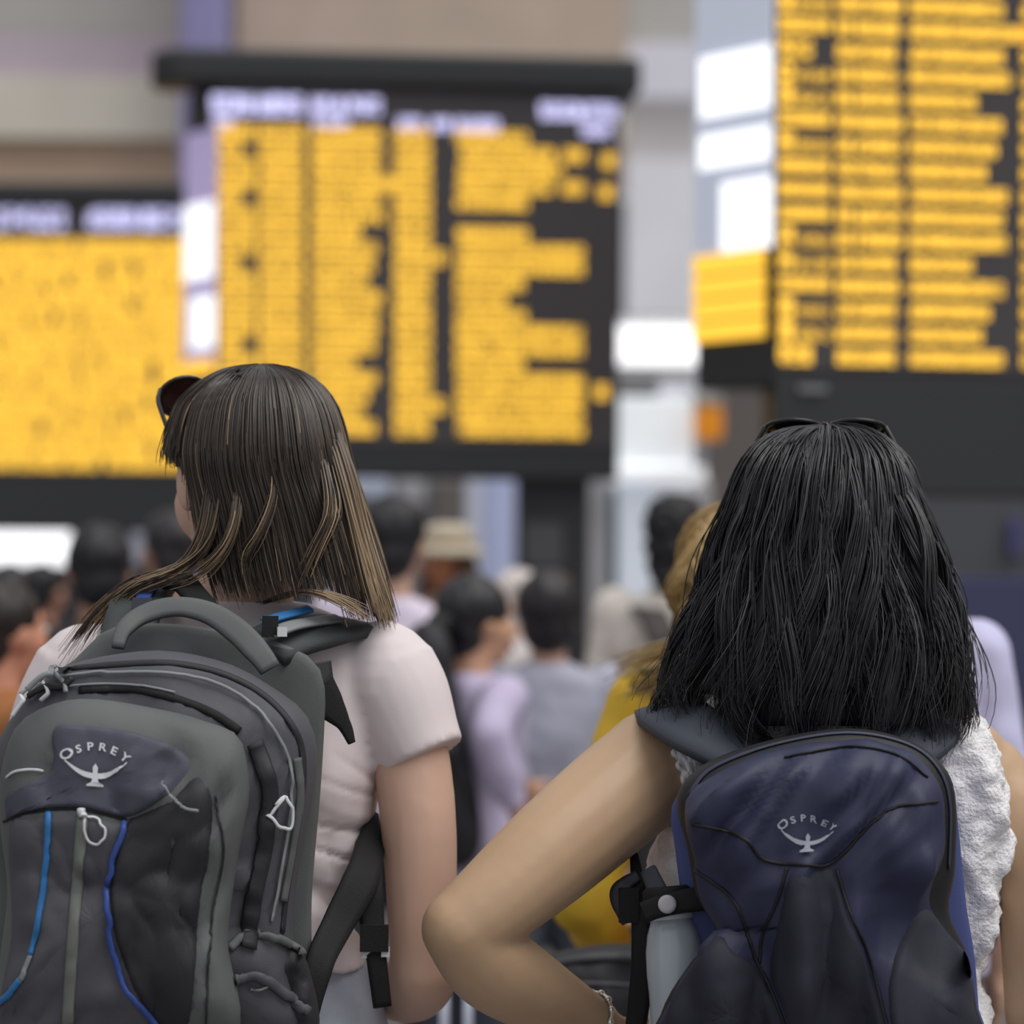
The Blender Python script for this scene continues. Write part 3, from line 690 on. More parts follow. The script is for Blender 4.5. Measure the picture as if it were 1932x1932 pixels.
sunglasses('dark sunglasses pushed up on the brown haired woman', q1, Mh1, .108, .086, 38, 1.0, q1(0, .086, .108), mat('lens_brown', (.03, .012, .010), .08), mat('frame_dark', (.015, .012, .012), .3))

# ------------------------------------------------------------------ her grey backpack
B1 = thing('backpack', 'large grey backpack with green-grey pocket and blue cords, worn by brown haired woman', 'backpack', P(280, 1900, 2.85))
M_c1 = mat('nylon_charcoal', srgb(76, 76, 82), .6, noise_amt=.10, nscale=14, bump=.15, bscale=900)
M_c2 = mat('nylon_green_grey', srgb(90, 94, 93), .65, noise_amt=.12, nscale=14, bump=.15, bscale=900)
M_c3 = mat('nylon_slate', srgb(70, 71, 84), .6, noise_amt=.08, nscale=14, bump=.15, bscale=900)
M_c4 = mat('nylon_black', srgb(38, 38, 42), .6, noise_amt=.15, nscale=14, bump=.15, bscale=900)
M_web = mat('webbing_black', srgb(17, 18, 20), .7, bump=.3, bscale=900)
M_blue = mat('cord_blue', srgb(46, 110, 168), .5); M_blue2 = mat('cord_deep_blue', srgb(48, 72, 140), .5)
M_sil = mat('reflective_silver', srgb(206, 210, 212), .4); M_zip = mat('zip_grey', srgb(128, 132, 134), .5)
wr = lambda amp, sc, sx=1, sy=1, ph=0: (lambda x, y: amp * noise.noise(Vector((x / sc * sx, y / sc * sy, ph))) + amp * .5 * noise.noise(Vector((x / sc * sx * 2.3, y / sc * sy * 2.3, ph + 5))))
rdg = lambda amp, sx, sy, ang, ph: (lambda x, y: amp * (1 - 2.6 * abs(noise.noise(Vector(((x * math.cos(ang) + y * math.sin(ang)) / sx, (y * math.cos(ang) - x * math.sin(ang)) / sy, ph))))))
add = lambda *f: (lambda x, y: sum(g(x, y) for g in f))
hp = puff('back_panel', [(140, 1245), (205, 1186), (300, 1176), (400, 1186), (500, 1203), (585, 1240), (612, 1290), (612, 1370), (604, 1500), (588, 1700), (588, 1900), (560, 1990), (0, 1990), (0, 1700), (-20, 1450), (60, 1305)],
          2.955, 2.90, .012, M_c2, B1, pw=4, disp=wr(.006, 90))
mb = puff('main_compartment', [(128, 1256), (220, 1234), (320, 1228), (434, 1253), (516, 1298), (571, 1340), (595, 1392), (597, 1465), (580, 1555), (560, 1666), (552, 1760), (560, 1850), (570, 1990), (300, 2020), (0, 2010), (-16, 1900), (14, 1700), (0, 1560), (-16, 1450), (14, 1375), (62, 1300)],
          2.915, 2.81, .07, M_c1, B1, pw=2.4, disp=add(wr(.010, 100, 1, 1.8), rdg(.006, 150, 46, .25, 1)))
pk = puff('front_pocket', [(100, 1328), (183, 1319), (320, 1342), (385, 1360), (447, 1386), (466, 1440), (470, 1507), (452, 1600), (440, 1680), (430, 1780), (440, 1960), (200, 1995), (-10, 1985), (2, 1800), (14, 1680), (2, 1570), (0, 1470), (30, 1372)],
          2.80, 2.735, .055, M_c2, B1, pw=3, disp=lambda x, y: add(wr(.010, 70, 1, .9, 3), rdg(.007, 55, 160, .35, 6))(x, y) * (1 - .85 * math.exp(-((x - 182) ** 2 + (y - 1430) ** 2) / 6000)))
tm = bvh(mb, hp); tp = bvh(pk, mb, hp)
pa = patch('logo_panel', [(100, 1374), (150, 1367), (256, 1381), (338, 1412), (362, 1448), (310, 1505), (240, 1543), (150, 1525), (60, 1530), (12, 1546), (6, 1530), (8, 1500), (40, 1484), (96, 1450)], tp, M_c3, B1, .005, 90, 14, centre=(190, 1460))
pb = patch('lower_panel', [(14, 1553), (60, 1537), (150, 1532), (240, 1550), (318, 1515), (370, 1466), (398, 1500), (394, 1600), (372, 1735), (356, 1930), (200, 1975), (4, 1965), (18, 1750)], tp, M_c1, B1, .004, 90, 14, centre=(180, 1740))
tpb = bvh(pb, pk, mb)
patch('shadow_panel', [(240, 1551), (318, 1512), (372, 1466), (400, 1500), (396, 1600), (374, 1735), (356, 1930), (296, 1938), (240, 1840), (206, 1720), (214, 1625)], tpb, M_c4, B1, .004, 90, 14, centre=(310, 1700))  # shade on the pocket's right side, put in as near-black cloth
tall = bvh(pa, pb, pk, mb, hp)
logo(tall, 182, 1430, 116, M_sil, B1, R_(3), .003)
cord('piping', [(92, 1534), (90, 1600), (81, 1680), (70, 1760), (60, 1802)], tall, 13, M_blue, B1, lift=.003)
cord('piping', [(40, 1848), (14, 1880), (-20, 1908)], tall, 13, M_blue, B1, 16, lift=.003)
cord('cord_end', [(60, 1802), (50, 1826), (40, 1848)], tall, 11, M_zip, B1, 12, lift=.003)
cord('zip', [(156, 1540), (147, 1650), (137, 1780), (127, 1935)], tall, 23, mat('zip_band', srgb(104, 108, 104), .6), B1, lift=.002, h=.003)
cord('piping', [(236, 1556), (216, 1622), (204, 1700), (214, 1790), (242, 1866), (296, 1938)], bvh(pb, pk, mb), 12, M_blue2, B1, lift=.0065)
cord('zip_pull', [(157, 1528), (157, 1546)], tall, 16, M_sil, B1, 8, lift=.005, h=.005)
cord('zip_pull', [(160, 1544), (182, 1548), (196, 1568), (188, 1590), (170, 1586), (161, 1566), (160, 1546)], tall, 5, M_sil, B1, 30, lift=.005)
cord('zip_pull', [(298, 1478), (318, 1502), (345, 1522), (372, 1530)], tall, 6, M_zip, B1, 20, lift=.009)
cord('piping', [(14, 1467), (30, 1456), (56, 1452), (84, 1454)], tall, 5, M_sil, B1, 16, lift=.003)
cord('seam', [(8, 1550), (60, 1532), (150, 1527), (240, 1547)], tall, 6, M_web, B1, 30, lift=.002)
cord('zip', [(95, 1282), (200, 1271), (320, 1273), (410, 1290), (480, 1335), (530, 1400), (548, 1470), (540, 1560), (520, 1680), (508, 1740)], tm, 7, M_zip, B1, 60, lift=.005)
cord('zip_flap', [(110, 1264), (220, 1254), (330, 1252), (430, 1275), (510, 1322), (562, 1390), (572, 1470), (560, 1570), (540, 1690), (532, 1760)], tm, 16, M_c4, B1, 60)
cord('zip_flap', [(150, 1302), (250, 1300), (330, 1318), (400, 1345), (452, 1380)], tm, 18, M_web, B1, 40)
cord('piping', [(105, 1300), (180, 1292), (260, 1294), (330, 1308)], tm, 5, M_zip, B1, 30, lift=.004)
cord('side_webbing', [(478, 1400), (506, 1480), (500, 1580), (478, 1690), (466, 1790)], tm, 34, M_c4, B1, 40, lift=.005, h=.003)
cord('bungee', [(528, 1506), (506, 1536), (516, 1552), (538, 1560), (542, 1522), (530, 1504), (512, 1520)], tm, 7, M_sil, B1, 30, lift=.010)
cord('rib', [(560, 1430), (566, 1500), (552, 1600), (534, 1700)], tm, 22, M_c2, B1, 40, h=.004)
for k, pth in enumerate([[(50, 1302), (80, 1276), (110, 1268)], [(62, 1318), (92, 1300), (118, 1300), (140, 1284)], [(80, 1284), (96, 1310), (84, 1326)], [(22, 1352), (44, 1322), (64, 1302)], [(104, 1276), (122, 1290), (128, 1312)]]):
    cord('buckle_webbing', pth, tm, (12, 16, 8, 8, 10)[k], (M_zip, M_c4, M_sil, M_sil, M_zip)[k], B1, 18, lift=.006, h=.004)
# padded carry handle, shoulder straps, compression straps
strap('carry_handle', [P(222, 1222, 2.85), P(232, 1190, 2.86), P(268, 1160, 2.875), P(330, 1144, 2.88), P(395, 1156, 2.875), P(450, 1192, 2.86), P(492, 1236, 2.845), P(510, 1262, 2.84)], [.013, .019, .021, .021, .024, .027, .027, .022], .006, M_c2, B1, Vector((0, -1, .5)))
strap('shoulder_strap', [P(500, 1222, 2.90), P(548, 1200, 2.925), P(610, 1186, 2.965), P(668, 1180, 3.03), P(690, 1200, 3.10), P(682, 1280, 3.165), P(660, 1440, 3.19), P(668, 1560, 3.17)], [.062, .062, .060, .055, .05, .045, .04, .035], .010, mat('strap_green_black', srgb(58, 64, 64), .65, bump=.15, bscale=900), B1, lambda u: Vector((0, -1, 1)).lerp(Vector((.2, 1, .2)), u))
strap('shoulder_strap', [P(235, 1215, 2.90), P(250, 1160, 2.93), P(268, 1120, 2.975), P(285, 1110, 3.04), P(270, 1150, 3.12), P(240, 1260, 3.17), P(220, 1440, 3.19)], [.058, .058, .056, .052, .048, .042, .036], .010, MATS['strap_green_black'], B1, lambda u: Vector((0, -1, 1)).lerp(Vector((-.2, 1, .2)), u))
strap('collar_strap', [P(310, 1092, 3.0), P(345, 1098, 2.95), P(370, 1125, 2.93), P(400, 1160, 2.915)], .026, .006, M_web, B1, Vector((0, -1, .6)))
strap('load_lifter', [P(498, 1172, 2.90), P(540, 1160, 2.925), P(585, 1148, 2.955)], .012, .003, M_blue, B1, Vector((0, -1, 1)))
strap('load_lifter', [P(510, 1196, 2.885), P(560, 1178, 2.915), P(640, 1166, 2.985)], .016, .003, M_zip, B1, Vector((0, -1, 1)))
strap('load_lifter', [P(262, 1150, 2.92), P(275, 1118, 2.95), P(296, 1098, 2.99)], .016, .003, M_blue2, B1, Vector((0, -1, 1)))
mesh('buckle', merge(box(P(510, 1182, 2.885), (.016, .008, .022), .2)), M_web, B1, False)
mesh('buckle', merge(box(P(532, 1192, 2.88), (.010, .006, .010), .2)), M_sil, B1, False)
mesh('buckle', merge(box(P(268, 1140, 2.915), (.020, .008, .014), .2)), M_c3, B1, False)
strap('side_strap', [P(596, 1300, 2.90), P(622, 1330, 2.905), P(650, 1368, 2.91), P(664, 1402, 2.912)], [.048, .034, .016, .008], .004, M_web, B1, Vector((.3, -1, .1)))
strap('side_strap', [P(600, 1250, 2.91), P(612, 1310, 2.905), P(622, 1350, 2.905)], [.03, .026, .02], .004, M_c4, B1, Vector((.4, -1, .1)))
strap('lower_strap', [P(706, 1535, 3.04), P(690, 1640, 2.955), P(640, 1740, 2.915), P(606, 1810, 2.88), P(592, 1880, 2.87), P(586, 1940, 2.87)], [.010, .034, .040, .034, .03, .012], .004, M_web, B1, Vector((.25, -1, .1)))
strap('lower_strap', [P(704, 1560, 3.03), P(696, 1650, 2.96), P(702, 1740, 2.945), P(712, 1820, 2.94), P(722, 1900, 2.94)], [.010, .030, .030, .022, .020], .004, M_web, B1, Vector((.15, -1, .1)))
mesh('buckle', merge(box(P(706, 1770, 2.938), (.030, .008, .028), .1)), M_web, B1, False)
mesh('buckle', merge(box(P(690, 1798, 2.94), (.010, .006, .010), .1), box(P(727, 1796, 2.94), (.009, .006, .010), .1)), M_sil, B1, False)
sp = puff('side_pocket', [(440, 1800), (490, 1772), (548, 1778), (584, 1830), (592, 1960), (430, 1965)], 2.84, 2.80, .03, M_c4, B1, pw=3, disp=wr(.008, 40))
ts = bvh(sp, pk, mb)
cord('side_webbing', [(432, 1790), (470, 1760), (520, 1770), (572, 1800)], ts, 18, M_c2, B1, 24, lift=.004)
cord('side_webbing', [(440, 1850), (480, 1840), (520, 1862), (580, 1910)], ts, 22, M_c1, B1, 24, lift=.004)
cord('piping', [(470, 1866), (495, 1864), (512, 1850)], ts, 5, M_zip, B1, 12, lift=.006)
cord('seam', [(404, 1500), (420, 1600), (404, 1700), (394, 1800), (388, 1930)], tall, 5, M_c4, B1, 70, lift=.003)
# ------------------------------------------------------------------ woman with black hair
W2 = thing('person', 'woman with wavy black hair in white lace top, elbow out, navy backpack on her back', 'person', (P(1550, 1700, 3.02).x, P(1550, 1700, 3.02).y, 0))
hs2, q2, Mh2 = head_solids(P(1556, 1024, 3.02), R_(-6), 1.0, R_(-6))
neck2 = limb([P(1552, 1110, 3.03), P(1550, 1210, 3.035), P(1550, 1320, 3.03)], [.053, .052, .064])
a2 = limb([P(1235, 1445, 2.99), P(1155, 1510, 2.95), P(1040, 1610, 2.90), P(930, 1705, 2.865), P(868, 1752, 2.85)], [.060, .0595, .0555, .0475, .0405])
f2 = limb([P(868, 1752, 2.85), P(920, 1815, 2.88), P(990, 1862, 2.92), P(1075, 1905, 2.97), P(1128, 1932, 3.0)], [.041, .047, .044, .033, .026])
aR2 = limb([P(1856, 1472, 3.03), P(1922, 1560, 3.01), P(1955, 1700, 3.0), P(1962, 1900, 2.99)], [.050, .046, .043, .038])
fR2 = limb([P(1962, 1900, 2.99), P(1985, 2040, 3.02), P(1960, 2180, 3.10)], [.039, .039, .026])
h2 = hand(P(1132, 1935, 3.005), P(1215, 2010, 3.06) - P(1132, 1935, 3.005), (-.5, -.3, .7), .95, .45, 1)
hR2 = hand(P(1958, 2186, 3.105), P(1930, 2330, 3.16) - P(1958, 2186, 3.105), (.8, -.4, 0), .95, .35, -1)
trunk2 = ringsm([rp(1430, 1670, 1270, 3.03, .06), rp(1290, 1770, 1350, 3.02, .075), rp(1240, 1830, 1460, 3.02, .095), rp(1270, 1810, 1600, 3.02, .09), rp(1285, 1790, 1760, 3.02, .088), rp(1270, 1830, 1950, 3.02, .10), rp(1250, 1850, 2100, 3.02, .11)])
hz2 = P(1550, 2080, 3.02)
T2, S2 = legs(hz2.x, hz2.y, hz2.z, R_(4), .98, -.012)
trap2 = limb([P(1530, 1270, 3.03), P(1400, 1350, 3.02), P(1270, 1412, 3.0)], [.05, .05, .052])
trap3 = limb([P(1570, 1270, 3.03), P(1700, 1355, 3.02), P(1820, 1430, 3.02)], [.05, .05, .046])
fuse('body', hs2 + [trap2, trap3, neck2, a2, f2, aR2, fR2, trunk2, ell(P(1235, 1440, 2.99), (.06, .06, .058)), ell(P(1852, 1470, 3.03), (.052, .054, .05))] + h2 + hR2 + T2, .0055, M_skin2, W2, 4)
face_parts(q2, Mh2, 1.0, W2, M_eye, M_lip, mat('brow_black', (.015, .014, .014), .6))
M_lace = mat('white_lace', srgb(236, 234, 236), .85, noise_amt=.06, nscale=60, bump=.8, bscale=260)
def ruffle(co, n):
    return noise.noise(co * 34) * .010 + noise.noise(co * 90 + Vector((3, 1, 2))) * .005
top2 = ringsm([rp(1300, 1800, 1352, 3.02, .085), rp(1262, 1840, 1420, 3.02, .10), rp(1268, 1850, 1520, 3.015, .112), rp(1232, 1858, 1600, 3.01, .112), rp(1212, 1856, 1700, 3.01, .108), rp(1216, 1848, 1830, 3.01, .108),
               rp(1225, 1858, 1880, 3.01, .112), rp(1222, 1870, 1990, 3.01, .125)], 34)
fuse('lace_top', [top2], .0055, M_lace, W2, 2, ruffle)
rf = fuse('lace_ruffle', [puff('x', [(1752, 1352), (1800, 1338), (1850, 1362), (1882, 1420), (1892, 1500), (1906, 1560), (1902, 1640), (1880, 1680), (1882, 1735), (1862, 1790), (1838, 1832), (1800, 1760), (1775, 1600), (1755, 1450)], 3.04, 2.94, .03, M_lace, W2, 60, 10, 2.5, raw=True)], .0045, M_lace, W2, 2, ruffle)
puff('lace_ruffle', [(1262, 1412), (1290, 1405), (1330, 1440), (1330, 1520), (1290, 1500), (1272, 1450)], 2.99, 2.945, .015, M_lace, W2, 40, 8, 2.5, disp=lambda x, y: .008 * noise.noise(Vector((x / 12, y / 12, 0))))
fuse('trousers', legs(hz2.x, hz2.y, hz2.z, R_(4), .98, .006)[0] + [ringsm([rp(1235, 1862, 1985, 3.01, .11), rp(1228, 1872, 2090, 3.01, .12)], 6)], .008, mat('trousers_grey', srgb(120, 122, 130), .8, noise_amt=.1), W2, 3)
shoes(S2, M_shoed, W2)
L2 = [(812, 1545, 1565, 3.02, .008), (818, 1480, 1632, 3.018, .045), (838, 1436, 1668, 3.015, .075), (872, 1408, 1700, 3.01, .10), (920, 1392, 1722, 3.005, .112), (970, 1382, 1738, 3.0, .118),
      (1020, 1362, 1750, 2.995, .12), (1080, 1340, 1766, 2.985, .12), (1140, 1318, 1780, 2.975, .118), (1200, 1296, 1790, 2.965, .115), (1260, 1274, 1800, 2.96, .11), (1310, 1256, 1806, 2.955, .105), (1370, 1280, 1798, 2.95, .095), (1410, 1330, 1770, 2.945, .085)]
cap2 = ell(q2(0, -.022, .034), (.084, .100, .085), Mh2)
hair2 = fuse('hair', [crescent(L2[2:-1], -20, 118, .93, .66), crescent(L2[2:-2], 110, 200, .93, .66), cap2], .006, M_hb2, W2, 3)
c2 = [(.010, .010, .012), (.020, .020, .023), (.045, .048, .052)]
strands('hair_strands', hair_guides(L2, list(range(-24, 204, 6)), y_end=lambda p: 1385 if p > 140 else 9e9), 3800, M_hair, hair2, .0013, 30, .0035, (.013, 11), c2, [50, 34, 14], .16, 12, 3, 30, .010)
strands('hair_strands', hair_guides(L2, list(range(-24, 204, 6)), y_end=lambda p: 1385 if p > 140 else 9e9), 700, M_hair, hair2, .0012, 30, .009, (.014, 10), c2, [40, 36, 20], .25, 13)
strands('hair_fringe', hair_guides(L2[:4], list(range(200, 340, 12))), 600, M_hair, hair2, .0013, 14, .002, cols=c2, weights=[50, 36, 10], seed=14)
px_sheet('hair_lock', [[(1700, 900, 2.96), (1750, 1000, 2.93), (1775, 1120, 2.91), (1795, 1250, 2.905), (1812, 1340, 2.91), (1815, 1390, 2.91)], [(1690, 900, 2.95), (1735, 1000, 2.92), (1760, 1120, 2.895), (1780, 1250, 2.89), (1790, 1350, 2.89), (1780, 1400, 2.89)]],
         180, M_hair, hair2, [(.03, .026, .024), (.016, .016, .018)], [1, 2], 15, wave=(.008, 9), rootc=(.012, .012, .014))
M_fb = mat('frame_black_gloss', (.012, .012, .013), .2)
sunglasses('black sunglasses resting on top of the black haired woman', q2, Mh2, .128, .018, 76, 1.0, q2(0, .018, .128), mat('lens_black', (.01, .01, .012), .08), M_fb)
# ------------------------------------------------------------------ bracelet
bw = P(1112, 1924, 2.992); axd = (P(1128, 1932, 3.0) - P(1075, 1905, 2.97)).normalized(); bu = axd.orthogonal().normalized(); bv_ = axd.cross(bu)
bl2 = [bw + (bu * math.cos(a) + bv_ * math.sin(a)) * .0305 for a in np.linspace(0, 2 * math.pi, 29)]
brc = thing('bracelet', 'thin silver beaded bracelet on the bent wrist', 'bracelet', bw)
mesh('band', tube(bl2, .0022, 8), mat('silver', (.75, .74, .70), .25, 1.0), brc)
for k in range(0, 28, 2): mesh('bead', ell(bl2[k], (.0042, .0042, .0042), None, 10, 6), MATS['silver'], brc)
# ------------------------------------------------------------------ her navy backpack
B2 = thing('backpack', 'navy blue backpack with black rim and curved seams, worn by black haired woman', 'backpack', P(1550, 1900, 2.83))
M_n1 = mat('nylon_navy', srgb(47, 50, 74), .5, noise_amt=.10, nscale=10, bump=.12, bscale=900, spec=.3)
M_n2 = mat('nylon_navy_dark', srgb(42, 44, 54), .65, noise_amt=.14, nscale=10, bump=.12, bscale=900, spec=.3)
M_n3 = mat('nylon_blue_side', srgb(70, 80, 132), .55, bump=.12, bscale=900)
M_n4 = mat('rim_black', srgb(24, 24, 27), .55)
bp2 = puff('back_panel', [(1268, 1520), (1330, 1446), (1450, 1404), (1600, 1384), (1715, 1404), (1790, 1460), (1808, 1560), (1822, 1700), (1838, 1800), (1846, 1900), (1852, 2010), (1550, 2040), (1240, 2010), (1262, 1880), (1300, 1780), (1285, 1690), (1274, 1600)],
           2.915, 2.85, .01, M_n3, B2, pw=4)
def fold2(x, y):
    a = (x * .72 + y * .70); b = (x * .70 - y * .72)
    k = max(0, min(1, (1680 - y) / 120))
    rg = lambda q: 1 - 2.4 * abs(noise.noise(q))
    f = rg(Vector((a / 75, b / 330, 2))) * .021 * k + noise.noise(Vector((a / 34, b / 170, 7))) * .018 * k
    v = noise.noise(Vector((x / 70, y / 230, 9))) * .034 * (1 - k) + noise.noise(Vector((x / 34, y / 90, 12))) * .004
    g = 1 - .9 * math.exp(-((x - 1524) ** 2 + (y - 1562) ** 2) / 5200)
    return (f + v) * g
mn2 = puff('main_compartment', [(1277, 1504), (1330, 1441), (1450, 1397), (1600, 1374), (1715, 1397), (1784, 1450), (1804, 1520), (1802, 1640), (1790, 1720), (1824, 1800), (1842, 1900), (1850, 2010), (1550, 2040), (1240, 2010), (1250, 1905), (1300, 1820), (1350, 1758), (1314, 1690), (1297, 1600)],
           2.88, 2.79, .065, M_n4, B2, 96, 18, 2.3)
tn = bvh(mn2)
fp = patch('front_panel', [(1296, 1508), (1342, 1462), (1455, 1417), (1600, 1394), (1704, 1414), (1758, 1458), (1778, 1522), (1776, 1610), (1752, 1700), (1800, 1790), (1824, 1900), (1830, 2000), (1550, 2025), (1250, 1995), (1264, 1905), (1310, 1828), (1364, 1764), (1326, 1690), (1311, 1600)], tn, M_n1, B2, .006, 120, 30, disp=lambda x, y: max(0, fold2(x, y) + .016), centre=(1550, 1720))
tf = bvh(fp, mn2)
patch('lower_panel', [(1490, 1642), (1530, 1644), (1575, 1640), (1600, 1720), (1640, 1820), (1672, 1930), (1676, 1995), (1500, 2005), (1482, 1930), (1450, 1830), (1470, 1720)], tf, M_n2, B2, .003, 50, 10, centre=(1560, 1830))
patch('side_pocket', [(1352, 1762), (1380, 1790), (1425, 1822), (1458, 1880), (1484, 1950), (1490, 2000), (1300, 2010), (1248, 1990), (1256, 1912), (1290, 1845)], tf, M_n2, B2, .006, 50, 10, centre=(1370, 1910))
patch('side_pocket', [(1745, 1712), (1790, 1760), (1826, 1805), (1838, 1900), (1842, 1995), (1700, 2010), (1680, 1940), (1676, 1850), (1700, 1770)], tf, M_n2, B2, .006, 50, 10, centre=(1755, 1880))
M_sm = mat('seam_black', srgb(20, 20, 24), .6)
for pth, w_ in (([(1308, 1556), (1364, 1566), (1409, 1586), (1441, 1622), (1514, 1632), (1571, 1626), (1636, 1562), (1684, 1525), (1768, 1513)], 7),
                ([(1312, 1642), (1377, 1690), (1401, 1735), (1425, 1808), (1457, 1870), (1484, 1940)], 7), ([(1486, 1638), (1466, 1700), (1440, 1760), (1433, 1817)], 6),
                ([(1579, 1640), (1604, 1720), (1644, 1820), (1676, 1940)], 6), ([(1480, 1430), (1600, 1410), (1690, 1425), (1750, 1468)], 5)):
    cord('seam', pth, tf, w_, M_sm, B2, 44, lift=.002, h=.0018)
logo(tf, 1524, 1562, 102, mat('logo_grey', srgb(150, 156, 166), .5), B2, R_(3), .0045)
cord('piping', [(1300, 1500), (1345, 1450), (1460, 1406), (1600, 1384), (1712, 1405), (1770, 1452), (1791, 1520), (1789, 1640)], tn, 9, mat('piping_slate', srgb(52, 56, 74), .5), B2, 60, lift=.002)
M_s2 = mat('strap_teal_black', srgb(66, 72, 82), .65, bump=.15, bscale=900)
strap('shoulder_strap', [P(1440, 1440, 2.87), P(1370, 1404, 2.875), P(1305, 1372, 2.89), P(1258, 1346, 2.94), P(1245, 1340, 3.03), P(1262, 1390, 3.10), P(1300, 1480, 3.15), P(1300, 1600, 3.14)], [.066, .064, .062, .06, .056, .05, .045, .04], .010, M_s2, B2, lambda u: Vector((-.3, -1, 1)).lerp(Vector((0, 1, .2)), u))
strap('shoulder_strap', [P(1700, 1420, 2.885), P(1745, 1385, 2.905), P(1780, 1352, 2.95), P(1790, 1345, 3.03), P(1780, 1400, 3.11), P(1750, 1500, 3.15)], [.06, .06, .058, .054, .048, .04], .010, M_s2, B2, lambda u: Vector((.3, -1, 1)).lerp(Vector((0, 1, .2)), u))
strap('load_lifter', [P(1330, 1398, 2.89), P(1360, 1392, 2.885), P(1398, 1410, 2.875)], .014, .003, mat('lifter_blue', srgb(92, 132, 178), .5), B2, Vector((-.2, -1, .6)))
strap('load_lifter', [P(1340, 1330, 2.90), P(1355, 1318, 2.905), P(1372, 1322, 2.90)], .012, .003, M_sil, B2, Vector((-.2, -1, .6)))
mesh('buckle', box(P(1362, 1418, 2.875), (.014, .007, .010), .3), M_sil, B2, False)
strap('lower_strap', [P(1196, 1612, 2.95), P(1204, 1680, 2.925), P(1210, 1780, 2.91), P(1208, 1860, 2.91), P(1196, 1960, 2.92)], [.009, .018, .022, .024, .022], .004, M_web, B2, Vector((-.2, -1, .1)))
strap('lower_strap', [P(1188, 1740, 2.915), P(1166, 1690, 2.92), P(1180, 1668, 2.925), P(1204, 1652, 2.925)], [.018, .020, .018, .012], .004, mat('buckle_dark', srgb(44, 46, 54), .5), B2, Vector((-.2, -1, .1)))
mesh('buckle', merge(box(P(1186, 1708, 2.915), (.020, .010, .036), .1)), M_web, B2, False)
strap('compression_strap', [P(1222, 1640, 2.915), P(1240, 1680, 2.895), P(1262, 1724, 2.885)], [.018, .021, .020], .003, M_s2, B2, Vector((-.2, -1, .1)))
# ------------------------------------------------------------------ bottle in the side pocket
bt = thing('water_bottle', 'clear water bottle with black loop cap in the navy side pocket', 'bottle', P(1285, 1990, 2.83))
def lathe(axis0, axis1, prof, n=24):
    a = Vector(axis0); d = Vector(axis1) - a; L = d.length; d.normalize(); u = d.orthogonal().normalized(); v = d.cross(u)
    V = [a + d * (t * L) + (u * math.cos(2 * math.pi * k / n) + v * math.sin(2 * math.pi * k / n)) * r for t, r in prof for k in range(n)]
    F = [(i * n + k, i * n + (k + 1) % n, (i + 1) * n + (k + 1) % n, (i + 1) * n + k) for i in range(len(prof) - 1) for k in range(n)]
    return V, F + [tuple(range(n)), tuple(range((len(prof) - 1) * n, len(prof) * n))]
b0, b1 = P(1292, 2000, 2.835), P(1268, 1735, 2.855)
mesh('bottle_body', lathe(b0, b1, [(0, .020), (.01, .028), (.05, .031), (.3, .031), (.5, .0305), (.62, .031), (.78, .030), (.9, .027), (1.0, .022)]), mat('bottle_plastic', srgb(196, 207, 216), .18, trans=.3, spec=.6), bt)
mesh('bottle_collar', lathe(b1, b1 + (b1 - b0) * .10, [(0, .022), (.1, .0245), (.9, .0245), (1, .023)]), mat('collar_white', srgb(214, 220, 226), .4), bt)
c0 = b1 + (b1 - b0) * .10
mesh('bottle_cap', lathe(c0, c0 + (b1 - b0) * .14, [(0, .026), (.08, .028), (.8, .028), (1, .024)]), M_web, bt)
strap('cap_loop', [P(1214, 1722, 2.83), P(1240, 1712, 2.826), P(1290, 1700, 2.82), P(1330, 1694, 2.82)], [.022, .022, .024, .026], .004, M_web, bt, Vector((-.1, -1, .2)))
sn = P(1259, 1706, 2.818); sx_ = (CAM - sn).normalized()
mesh('snap_button', lathe(sn, sn + sx_ * .005, [(0, .0095), (.5, .0095), (.9, .008), (1, .005)], 20), mat('snap_grey', srgb(190, 188, 194), .35), bt)
